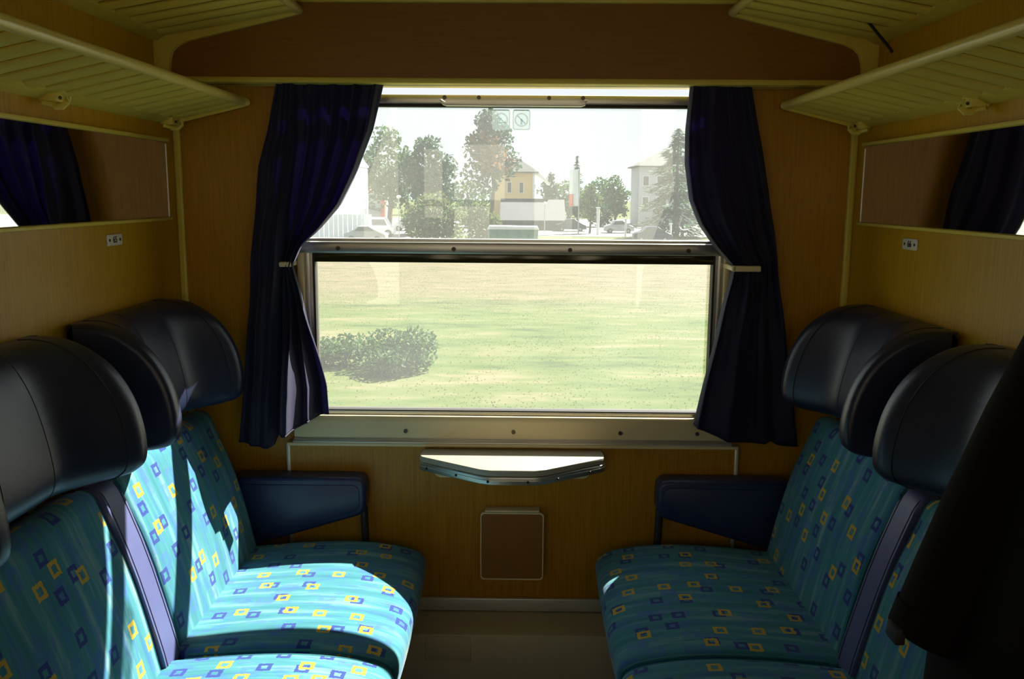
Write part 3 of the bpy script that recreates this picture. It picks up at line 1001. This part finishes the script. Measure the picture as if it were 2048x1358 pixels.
# ------------------------------------------------------------------ outside: ground
GZ = -2.70
def mat_meadow():
    t = NT('dry_meadow_ground')
    o = t.new('ShaderNodeTexCoord').outputs['Object']
    f1 = t.noise(t.mapping(o, (0.20, 0.50, 1)), 1.0, 5.0, 0.62)
    f2 = t.noise(t.mapping(o, (0.7, 2.0, 1)), 1.0, 4.0, 0.6)
    f = t.math('ADD', t.math('MULTIPLY', f1, 0.62), t.math('MULTIPLY', f2, 0.38))
    g = t.ramp(f, [(0.34, (0.018, 0.037, 0.010)), (0.44, (0.058, 0.084, 0.019)), (0.54, (0.087, 0.102, 0.032)), (0.64, (0.155, 0.128, 0.072))])
    sep = t.new('ShaderNodeSeparateXYZ')
    t.l.new(o, sep.inputs[0])
    # dry strip of gravelly grass further out
    n = t.noise(t.mapping(o, (0.05, 0.1, 1)), 1.0, 2.0)
    yy = t.math('ADD', sep.outputs[1], t.math('MULTIPLY', n, 14.0))
    dry = t.ramp(t.math('DIVIDE', yy, 100.0), [(0.34, (0, 0, 0)), (0.44, (1, 1, 1)), (0.60, (1, 1, 1)), (0.68, (0.1, 0.1, 0.1))])
    g = t.mix(t.math('MULTIPLY', dry, 0.85), g, t.ramp(f2, [(0.3, (0.080, 0.074, 0.034)), (0.7, (0.165, 0.122, 0.080))]))
    t.base(g, 0.95, 0, 0.1)
    return t.m

MEADOW = mat_meadow()
ASPHALT = mat_noise('pale_car_park', (0.16, 0.155, 0.14), (0.22, 0.21, 0.19), 0.4, 0.9)
mb = MB(); mb.grid([[(x, y, GZ + 0.0) for x in (-500, 500)] for y in (-90, -20, 1.2, 12, 40, 66, 900)])
o = mb.build('ground', MEADOW, smooth=False); tag(o, kind='structure')
mb = MB(); mb.box(-90, -7, 72, 150, GZ - 0.1, GZ + 0.02); mb.box(-7, 90, 86, 150, GZ - 0.1, GZ + 0.02); mb.box(-3, 90, 68, 78, GZ - 0.1, GZ + 0.02)
o = mb.build('trim_10', ASPHALT, smooth=False); tag(o, kind='structure')

# added building across the line, unseen itself, for pane reflections and corridor fill light
mb = MB(); mb.box(-26, 26, -19, -13, GZ, 5.2)
o = mb.build('wall_added_reflector', mat_noise('added_reflector_render', (0.36, 0.33, 0.27), (0.42, 0.39, 0.33), 0.4, 0.9), smooth=False); tag(o, kind='structure')

# grass tufts standing in the meadow
def blades(mb, cx, cy, n, spread, h, w):
    for _ in range(n):
        x, y = cx + random.gauss(0, spread), cy + random.gauss(0, spread)
        a = random.random() * math.pi
        hh = h * random.uniform(0.5, 1.1)
        dx, dy = math.cos(a) * w, math.sin(a) * w
        lx, ly = random.uniform(-.3, .3) * hh, random.uniform(-.3, .3) * hh
        v = [mb.bm.verts.new(p) for p in ((x - dx, y - dy, GZ), (x + dx, y + dy, GZ), (x + lx, y + ly, GZ + hh))]
        mb.bm.faces.new(v)
def mat_grass():
    t = NT('pale_grass')
    o = t.new('ShaderNodeTexCoord').outputs['Object']
    col = t.mix(t.noise(o, 0.5), (0.070, 0.094, 0.025, 1), (0.105, 0.118, 0.042, 1))
    t.base(col, 0.9, 0, 0.1)
    tl = t.new('ShaderNodeBsdfTranslucent')
    t.l.new(col, tl.inputs[0])
    m = t.new('ShaderNodeMixShader')
    m.inputs[0].default_value = 0.6
    t.l.new(t.bsdf.outputs[0], m.inputs[1]); t.l.new(tl.outputs[0], m.inputs[2])
    t.l.new(m.outputs[0], t.out.inputs[0])
    return t.m
GRASS = mat_grass()
mb = MB()
for _ in range(2200):
    y = random.uniform(12.0, 48)
    x = random.uniform(-0.40, 0.40) * (y + 2.5)
    blades(mb, x, y, 6, 0.30, 0.026, 0.02)
o = mb.build('meadow_grass', GRASS, smooth=False)
tag(o, 'pale green grass of the meadow beside the railway', 'grass', kind='stuff')

# ------------------------------------------------------------------ outside: plants
def leaf_mat(name, a, b):
    t = NT(name)
    o = t.new('ShaderNodeTexCoord').outputs['Object']
    f = t.noise(o, 1.3, 3.0)
    col = t.mix(f, c4(a), c4(b))
    t.base(col, 0.7, 0, 0.3)
    tl = t.new('ShaderNodeBsdfTranslucent')
    t.l.new(col, tl.inputs[0])
    m = t.new('ShaderNodeMixShader')
    m.inputs[0].default_value = 0.35
    t.l.new(t.bsdf.outputs[0], m.inputs[1]); t.l.new(tl.outputs[0], m.inputs[2])
    t.l.new(m.outputs[0], t.out.inputs[0])
    return t.m
LEAF_G = leaf_mat('leaf_green', (0.030, 0.080, 0.022), (0.065, 0.130, 0.034))
LEAF_D = leaf_mat('leaf_dark', (0.018, 0.050, 0.026), (0.036, 0.082, 0.040))
LEAF_Y = leaf_mat('leaf_yellow_green', (0.075, 0.115, 0.030), (0.13, 0.165, 0.055))
LEAF_B = leaf_mat('leaf_rust', (0.15, 0.075, 0.025), (0.23, 0.125, 0.05))
BARK = mat_noise('bark', (0.05, 0.035, 0.022), (0.09, 0.065, 0.045), 4, 0.9)

def leaves(mb, c, r, n, s):
    for _ in range(n):
        d = Vector((random.gauss(0, 1), random.gauss(0, 1), random.gauss(0, 1))).normalized()
        q = random.random() ** 0.45
        p = Vector((c[0] + d.x * r[0] * q, c[1] + d.y * r[1] * q, c[2] + d.z * r[2] * q))
        a = Vector((random.gauss(0, 1), random.gauss(0, 1), random.gauss(0, 1))).normalized()
        b = a.cross(Vector((random.gauss(0, 1), random.gauss(0, 1), random.gauss(0, 1)))).normalized()
        k = s * random.uniform(0.6, 1.3)
        v = [mb.bm.verts.new(p + a * k), mb.bm.verts.new(p + b * k * 0.6), mb.bm.verts.new(p - a * k), mb.bm.verts.new(p - b * k * 0.6)]
        mb.bm.faces.new(v)

def broad_tree(name, label, x, y, w, z0, z1, lumps, mat, n=1500, s=0.28, extra=None, group=None):
    t = empty(name, (x, y, GZ), label, 'bush' if 'bush' in name else 'tree', group)
    zt = z1 - (z1 - z0) * 0.35
    MB().tube([(x, y, GZ), (x + 0.05 * w, y, lerp(GZ, zt, 0.5)), (x, y, zt)], 0.2, 8, rads=[0.05 * w, 0.035 * w, 0.015 * w]).build('trunk', BARK, t)
    mb = MB()
    for (fx, fz, fr, frz) in lumps:
        c = (x + fx * w, y + random.uniform(-.15, .15) * w, lerp(z0, z1, fz))
        leaves(mb, c, (fr * w, fr * w, frz * (z1 - z0)), int(n / len(lumps)), s)
    tag(mb.build('crown', mat, t, smooth=False), kind='stuff')
    if extra:
        m2, lumps2, n2 = extra
        mb = MB()
        for (fx, fz, fr, frz) in lumps2:
            leaves(mb, (x + fx * w, y - 0.25 * w, lerp(z0, z1, fz)), (fr * w, fr * w, frz * (z1 - z0)), int(n2 / len(lumps2)), s)
        tag(mb.build('rusty_foliage', m2, t, smooth=False), kind='stuff')
    return t

def conifer(label, x, y, w, z0, z1, mat, n=1400, s=0.22, group=None, spread=1.0):
    t = empty('conifer_tree', (x, y, GZ), label, 'tree', group)
    MB().tube([(x, y, GZ), (x, y, z1 - 0.2)], 0.15, 8, rads=[0.03 * w + 0.08, 0.02]).build('trunk', BARK, t)
    mb = MB()
    for _ in range(n):
        f = random.random() ** 0.7          # 0 top, 1 bottom
        tier = 0.75 + 0.25 * math.sin(f * 38)
        rr = w / 2 * (f ** spread) * tier * math.sqrt(random.uniform(0.15, 1.0))
        a = random.random() * 2 * math.pi
        p = Vector((x + rr * math.cos(a), y + rr * math.sin(a), lerp(z1, z0, f) - 0.12 * rr))
        d = Vector((math.cos(a), math.sin(a), random.uniform(-.6, .2)))
        b = Vector((-math.sin(a), math.cos(a), random.uniform(-.3, .3)))
        k = s * random.uniform(0.6, 1.4)
        v = [mb.bm.verts.new(p + d * k * 1.3), mb.bm.verts.new(p + b * k * 0.5), mb.bm.verts.new(p - d * k * 1.3), mb.bm.verts.new(p - b * k * 0.5)]
        mb.bm.faces.new(v)
    tag(mb.build('foliage', mat, t, smooth=False), kind='stuff')
    return t

G_TREE = 'trees beyond the meadow'
L_ROUND = [(0, .80, .26, .20), (-.28, .55, .26, .24), (.26, .55, .26, .22), (0, .45, .34, .26), (-.1, .25, .36, .22), (.2, .22, .28, .2)]
broad_tree('broadleaf_tree', 'tall green tree behind the white cars, its left edge at the left curtain', -14.2, 93, 6.6, -0.6, 8.4, L_ROUND, LEAF_G, 2200, 0.26, group=G_TREE)
broad_tree('broadleaf_tree', 'rounded dark green tree directly right of the tallest left tree', -9.4, 88, 6.2, 0.0, 7.2, L_ROUND, LEAF_D, 2200, 0.26, group=G_TREE)
broad_tree('broadleaf_tree', 'tallest tree, grey green top with rusty lower boughs, left of the house', -3.4, 97, 6.2, 0.2, 10.4,
           [(-.05, .86, .24, .16), (.1, .72, .32, .18), (-.18, .60, .32, .2), (.2, .45, .36, .2), (-.15, .3, .4, .22)], LEAF_D, 2400, 0.26,
           (LEAF_B, [(-.12, .62, .30, .16), (.1, .45, .36, .16)], 700), group=G_TREE)
broad_tree('broadleaf_tree', 'small bright yellow green tree right of the white banner', 7.3, 93, 2.6, -1.5, 2.6, L_ROUND, LEAF_Y, 900, 0.2, group=G_TREE)
broad_tree('broadleaf_tree', 'small grey green tree between the banner and the right conifer', 12.3, 116, 4.0, -1.6, 4.0, L_ROUND, LEAF_G, 1000, 0.26, group=G_TREE)
broad_tree('broadleaf_tree', 'low dark round tree just right of the yellow house', 3.9, 122, 2.6, -0.6, 4.4, L_ROUND, LEAF_D, 700, 0.25, group=G_TREE)
broad_tree('broadleaf_tree', 'rusty brown tree behind the shed at the left curtain edge', -19.0, 112, 5.0, -0.4, 5.8, L_ROUND, LEAF_B, 900, 0.28, group=G_TREE)
conifer('slim dark spruce top rising behind the white banner', 9.9, 160, 4.6, 0.0, 8.3, LEAF_D, 1000, 0.3, G_TREE)
conifer('broad grey green conifer at the right curtain, tip above its neighbours', 15.2, 86, 10.0, -2.4, 7.8, LEAF_G, 3400, 0.28, G_TREE, 0.66)
for (x, y, w, z1, lab) in ((-18.0, 172, 9.0, 6.6, 'far pale tree behind the gap between the two left trees'),
                          (-1.0, 168, 9.0, 6.2, 'far pale tree behind the tallest tree and the yellow house'),
                          (-9.0, 145, 12.0, 3.6, 'far wide low tree mass between the left trees and the tallest tree'),
                          (8.0, 150, 8.0, 3.8, 'far low tree behind the white banner'),
                          (15.0, 165, 9.0, 4.6, 'far low tree left of the pale house at the right'),
                          (30.0, 150, 10.0, 6.5, 'far tree behind the right conifer')):
    broad_tree('broadleaf_tree', lab, x, y, w, -2.4, z1, L_ROUND, LEAF_G, 900, 0.4, group=G_TREE)
G_BUSH = 'bushes in front of the shed'
broad_tree('bush', 'wide yellow green bush in the middle left, behind the green container', -7.0, 70, 5.2, -2.5, 1.6, L_ROUND, LEAF_Y, 1700, 0.2, group=G_BUSH)
broad_tree('bush', 'green bush left of the grey shed, above the container lid', -3.1, 66, 3.0, -2.5, 0.9, L_ROUND, LEAF_Y, 1200, 0.18, group=G_BUSH)
broad_tree('bush', 'low olive bush with brown patches behind the parked white cars', -8.5, 74, 3.2, -2.5, 0.3, L_ROUND, LEAF_G, 900, 0.2,
           (LEAF_B, [(.2, .3, .3, .25)], 250), group=G_BUSH)
broad_tree('bush', 'small hedge bush on the right edge of the grey shed', 6.7, 107, 2.6, -1.4, 1.4, L_ROUND, LEAF_D, 700, 0.2, group=G_BUSH)
broad_tree('bush', 'low hedge under the small yellow green tree, behind the dark car', 10.0, 112, 3.6, -2.5, 0.2, L_ROUND, LEAF_D, 700, 0.2, group=G_BUSH)
# dark low shrub beside the track
t = empty('trackside_shrub', (-3.9, 18.6, GZ), 'dark low shrub in the near grass, lower left of the pane', 'bush')
mb = MB()
for (x, y, rx, rz) in ((-5.2, 18.6, 0.9, 0.30), (-4.2, 18.8, 0.9, 0.40), (-3.2, 18.4, 0.8, 0.52), (-2.5, 18.2, 0.6, 0.55), (-3.0, 17.6, 0.6, 0.35), (-5.8, 18.9, .8, .22)):
    leaves(mb, (x, y, GZ + rz * 0.9), (rx, 0.6, rz), 900, 0.06)
tag(mb.build('foliage', LEAF_G, t, smooth=False), kind='stuff')
mb = MB()
for x in (-5.2, -4.2, -3.2, -2.5):
    mb.tube([(x, 18.5, GZ), (x + 0.05, 18.5, GZ + 0.45)], 0.02, 6)
mb.build('stem', BARK, t)

HILL = mat_noise('hazy_hill', (0.14, 0.19, 0.21), (0.19, 0.235, 0.245), 0.02, 0.95)
rows = []
for yy, hh in ((560, 0.0), (620, 0.72), (700, 1.0), (800, 0.8)):
    rows.append([(x, yy, GZ + hh * (9 + 6 * math.sin(x * 0.016 + 0.4) + 3 * math.sin(x * 0.05))) for x in range(-300, 401, 20)])
mb = MB(); mb.grid(rows)
o = mb.build('hills', HILL); tag(o, kind='structure')

# ------------------------------------------------------------------ outside: buildings
YWALL = mat_noise('yellow_render', (0.66, 0.47, 0.20), (0.72, 0.52, 0.24), 1.0, 0.9)
GWALL = mat_noise('grey_sheet', (0.045, 0.043, 0.048), (0.065, 0.062, 0.068), 0.8, 0.8)
WWALL = mat_noise('white_render', (0.88, 0.88, 0.87), (0.92, 0.92, 0.91), 0.6, 0.9)
PWALL = mat_noise('pale_grey_render', (0.36, 0.37, 0.38), (0.44, 0.45, 0.46), 0.6, 0.9)
ROOF = mat_noise('grey_tile_roof', (0.07, 0.064, 0.06), (0.10, 0.092, 0.084), 2.0, 0.9)
REDP = mat_noise('red_paint', (0.45, 0.08, 0.06), (0.52, 0.11, 0.08), 2.0, 0.6)
PANE = mat_noise('dark_window_pane', (0.05, 0.055, 0.06), (0.08, 0.085, 0.09), 1.0, 0.2)
WFRAME = mat_noise('white_frame', (0.7, 0.7, 0.68), (0.76, 0.76, 0.74), 3.0, 0.6)
GREEN = mat_noise('green_container_paint', (0.02, 0.13, 0.085), (0.035, 0.17, 0.11), 1.5, 0.5)
LID = mat_noise('white_lid', (0.55, 0.60, 0.58), (0.65, 0.69, 0.67), 2.0, 0.5)
POLE = mat_noise('grey_pole', (0.30, 0.31, 0.31), (0.38, 0.39, 0.39), 2.0, 0.5)
CLOTHW = mat_noise('white_banner_cloth', (0.72, 0.74, 0.73), (0.80, 0.82, 0.81), 2.0, 0.8)
ORANGE = mat_noise('orange_red_print', (0.62, 0.10, 0.05), (0.70, 0.14, 0.07), 2.0, 0.8)

def house(name, label, x0, x1, y0, y1, z0, z1, zr, over, wall, roof, wins, hip=True):
    t = empty(name, ((x0 + x1) / 2, (y0 + y1) / 2, z0), label, 'building', 'buildings beyond the meadow')
    MB().box(x0, x1, y0, y1, z0, z1).build('wall', wall, t, smooth=False)
    mb = MB()
    a, b, c, d = x0 - over, x1 + over, y0 - over, y1 + over
    ins = min((b - a), (d - c)) * 0.42 if hip else 0.0
    ym = (c + d) / 2
    base = [mb.bm.verts.new(p) for p in ((a, c, z1), (b, c, z1), (b, d, z1), (a, d, z1))]
    lip = [mb.bm.verts.new((v.co.x, v.co.y, z1 - 0.14)) for v in base]
    r1, r2 = mb.bm.verts.new((a + ins, ym, zr)), mb.bm.verts.new((b - ins, ym, zr))
    for f in ((base[0], base[1], r2, r1), (base[2], base[3], r1, r2), (base[1], base[2], r2), (base[3], base[0], r1), lip[::-1]):
        mb.bm.faces.new(f)
    for i in range(4):
        mb.bm.faces.new((base[i], lip[i], lip[(i + 1) % 4], base[(i + 1) % 4]))
    mb.build('roof', roof, t, smooth=False)
    for (wx0, wx1, wz0, wz1) in wins:
        mb = MB(); mb.box(wx0, wx1, y0 - 0.06, y0 + 0.02, wz0, wz1)
        f = mb.build('window', WFRAME, t, smooth=False)
        MB().box(wx0 + 0.08, wx1 - 0.08, y0 - 0.08, y0 - 0.055, wz0 + 0.08, wz1 - 0.08).build('pane', PANE, f, smooth=False)
    return t

h = house('yellow_house', 'yellow ochre house with grey hipped roof and tall windows right of the tallest tree', -3.6, 1.55, 110, 115, GZ, 4.15, 5.9, 0.55, YWALL, ROOF,
      [(-1.85, -1.25, 1.5, 2.9), (-0.35, 0.25, 1.5, 2.9)])
mb = MB()
mb.prism([(1.55, 4.15), (2.15, 4.05), (3.6, 2.75), (3.45, 2.55), (2.05, 3.75), (1.55, 3.9)], 1, 110.2, 114.8)
mb.build('porch_roof', WFRAME, h, smooth=False)
MB().box(1.35, 1.62, 109.9, 110.1, GZ, 4.1).build('corner_trim', WFRAME, h, smooth=False)
sh = empty('grey_shed', (1.3, 102, GZ), 'long low grey shed with a sloping sheet roof in front of the yellow house', 'building', 'buildings beyond the meadow')
MB().box(-2.2, 4.9, 100.4, 106, GZ, -1.55).build('wall', GWALL, sh, smooth=False)
mb = MB(); mb.prism([(100.0, -1.55), (105.0, 0.78), (106.3, 0.78), (106.3, -1.6), (100.0, -1.75)], 0, -2.5, 5.1)
mb.build('roof', GWALL, sh, smooth=False)
MB().box(-2.5, 3.2, 104.7, 105.1, 0.76, 0.90).build('ridge_beam', ROOF, sh, smooth=False)
wb = house('white_building', 'tall white building at the far left behind the curtain edge', -23.0, -15.15, 79.5, 86, GZ, 4.0, 4.6, 0.1, WWALL, WWALL,
      [(-18.6, -17.9, 1.0, 2.1), (-16.9, -16.2, 1.0, 2.1)], hip=False)
rw = empty('pale_hall', (-17.3, 103, GZ), 'pale low hall with grey pitched roof edge and red corner, behind white cars', 'building', 'buildings beyond the meadow')
MB().box(-20.5, -16.2, 101, 107, GZ, 1.3).build('wall', PWALL, rw, smooth=False)
mb = MB(); mb.prism([(-20.6, 0.55), (-16.1, -0.50), (-16.1, -0.72), (-20.6, 0.28)], 1, 100.2, 101.2); mb.build('canopy', ROOF, rw, smooth=False)
MB().box(-16.25, -15.75, 100.7, 101.6, GZ, 1.35).build('red_corner', REDP, rw, smooth=False)
MB().box(-20.6, -16.0, 100.8, 107.2, 1.3, 1.42).build('roof', PWALL, rw, smooth=False)
hr = house('pale_apartment_house', 'pale house with grey roof half hidden behind the right conifer', 15.8, 24.0, 120, 128, GZ, 5.3, 7.3, 0.5, PWALL, ROOF,
      [(16.4, 17.3, 2.6, 4.0), (18.3, 19.2, 2.6, 4.0), (16.4, 17.3, -0.2, 1.2), (18.3, 19.2, -0.2, 1.2)])
# white fence of upright boards on the left
fe = empty('white_fence', (-15.7, 76, GZ), 'white board fence behind the silver car at the left', 'fence')
MB().box(-18.6, -13.2, 76.04, 76.12, GZ + 0.3, GZ + 0.4).build('rail', WFRAME, fe, smooth=False)
MB().box(-18.6, -13.2, 76.04, 76.12, GZ + 1.8, GZ + 1.9).build('rail', WFRAME, fe, smooth=False)
bd = MB().box(-18.6, -18.22, 75.98, 76.04, GZ + 0.05, -0.42).build('board', WWALL, fe, smooth=False)
for k in range(1, 13):
    link_copy(bd, fe, dx=k * 0.42, dz=random.uniform(-0.04, 0.0))

# green container, banner, posts
gc = empty('green_container', (-0.55, 58, GZ), 'green waste container with a white lid in the middle distance', 'container')
MB().prism([(-2.15, GZ + 0.12), (1.05, GZ + 0.12), (1.15, -0.92), (-2.25, -0.92)], 1, 57.2, 58.8, 0.02).build('body', GREEN, gc)
MB().prism([(-2.30, -0.92), (1.20, -0.92), (1.10, -0.72), (-2.15, -0.68)], 1, 57.1, 58.9, 0.03).build('lid', LID, gc)
for x in (-1.9, 0.8):
    for y in (57.35, 58.65):
        MB().disc((x, y, GZ + 0.08), 0.09, 0, 0.08).build('wheel', RUBBER, gc)
for x in (-1.6, -0.9, -0.2, 0.5):
    MB().box(x, x + 0.06, 57.12, 57.2, GZ + 0.2, -0.96).build('rib', GREEN, gc, smooth=False)
bn2 = empty('banner', (6.05, 92, GZ), 'tall white advertising banner with a red lower corner on a pole', 'banner')
MB().tube([(6.02, 92, GZ), (6.02, 92, 4.15)], 0.07, 8).build('pole', POLE, bn2)
mb = MB(); mb.grid([[(lerp(5.0, 5.98, i / 8), 92 + 0.08 * math.sin(i * 0.9 + j * 0.4), lerp(4.0, 0.2, j / 10)) for i in range(9)] for j in range(11)])
ob = mb.build('banner_cloth', CLOTHW, bn2); m_ = ob.modifiers.new('thickness', 'SOLIDIFY'); m_.thickness = 0.02
mb = MB(); mb.grid([[(lerp(4.99, 5.42, i / 4), 91.96 + 0.08 * math.sin(i * 0.45 + (7 + j) * 0.4), lerp(1.45, 0.22, j / 4)) for i in range(5)] for j in range(5)])
ob = mb.build('red_print', ORANGE, bn2); m_ = ob.modifiers.new('thickness', 'SOLIDIFY'); m_.thickness = 0.02
def post(x, y, z1, r, label, lamp=False):
    t = empty('post', (x, y, GZ), label, 'post', 'posts by the car park')
    MB().tube([(x, y, GZ), (x, y, z1)], r, 8).build('shaft', POLE if lamp else WFRAME, t)
    if lamp:
        MB().ball((x, y, z1 + 0.1), 0.22, 0.22, 0.16).build('lamp_head', WFRAME, t)
    else:
        MB().box(x - r * 1.5, x + r * 1.5, y - r * 1.5, y + r * 1.5, z1, z1 + 0.08).build('cap', WFRAME, t, smooth=False)
post(7.9, 90, 0.05, 0.16, 'short white post right of the dark car')
post(2.55, 96, 0.35, 0.05, 'thin lamp post in front of the grey shed', True)
post(-11.3, 80, 1.0, 0.05, 'thin lamp post between the red hall corner and the left trees', True)
post(10.3, 86, -1.0, 0.10, 'low white bollard among the parked cars at the right')
post(13.6, 79, -1.2, 0.10, 'low white bollard under the right conifer')

# cars
def car(name, label, x0, x1, y, h, paint, van=False):
    L = x1 - x0
    t = empty(name, ((x0 + x1) / 2, y, GZ), label, 'car', 'parked cars')
    z0 = GZ + 0.18 * h
    if van:
        side = [(0, .16), (0, .62), (.03, .93), (.10, 1.0), (.70, 1.0), (.82, .60), (.97, .48), (1, .40), (1, .16)]
        glass = [(.06, .60), (.09, .90), (.68, .90), (.77, .60)]
    else:
        side = [(0, .18), (.01, .52), (.10, .62), (.22, .66), (.34, .98), (.62, 1.0), (.80, .64), (.96, .55), (1, .42), (1, .18)]
        glass = [(.27, .68), (.365, .92), (.61, .94), (.74, .68)]
    W = 1.7
    mb = MB(); mb.prism([(x0 + a * L, GZ + b * h) for a, b in side], 1, y - W / 2, y + W / 2, 0.06, 2)
    b_ = mb.build('body', paint, t)
    MB().prism([(x0 + a * L, GZ + b * h) for a, b in glass], 1, y - W / 2 - 0.015, y + W / 2 + 0.015).build('side_window', PANE, t, smooth=False)
    for fx in (.19, .80):
        for sy in (-1, 1):
            w = MB().disc((x0 + fx * L, y + sy * (W / 2 - 0.06), GZ + 0.19 * h), 0.19 * h, 1, 0.18).build('wheel', RUBBER, t)
            MB().disc((x0 + fx * L, y + sy * (W / 2 + 0.035), GZ + 0.19 * h), 0.10 * h, 1, 0.02).build('hub_cap', POLE, w)
    MB().box(x1 - 0.05, x1 + 0.01, y - 0.7, y + 0.7, GZ + .40 * h, GZ + .48 * h).build('lamp', WFRAME, t, smooth=False)
    return t
SILVER = mat_noise('silver_paint', (0.32, 0.34, 0.36), (0.38, 0.40, 0.42), 1, 0.3, 0.4)
WHITEP = mat_noise('white_paint', (0.72, 0.72, 0.72), (0.78, 0.78, 0.78), 1, 0.3)
BLUEP = mat_noise('blue_paint', (0.06, 0.10, 0.20), (0.08, 0.13, 0.25), 1, 0.3, 0.2)
DARKP = mat_noise('dark_blue_paint', (0.02, 0.03, 0.05), (0.03, 0.045, 0.07), 1, 0.3, 0.2)
car('silver_car', 'silver car parked at the left in front of the white fence', -15.2, -11.6, 74.4, 1.35, SILVER)
car('white_van', 'white van with dark windows parked behind the silver car', -14.9, -12.1, 83, 1.85, WHITEP, True)
car('white_hatchback', 'white hatchback right of the van beneath the trees', -14.1, -11.5, 97, 1.5, WHITEP)
car('blue_car', 'small blue car half hidden behind bushes right of the white hatchback', -11.1, -8.9, 99, 1.35, BLUEP)
car('dark_car', 'dark blue car parked alone in front of the right end of the shed', 3.9, 7.3, 98.6, 1.4, DARKP)
car('silver_estate', 'silver car at the right, beside the short white post', 9.0, 12.2, 95, 1.4, SILVER)
car('dark_hatchback', 'dark car beneath the right conifer next to the silver car', 9.9, 13.3, 76.8, 1.4, DARKP)
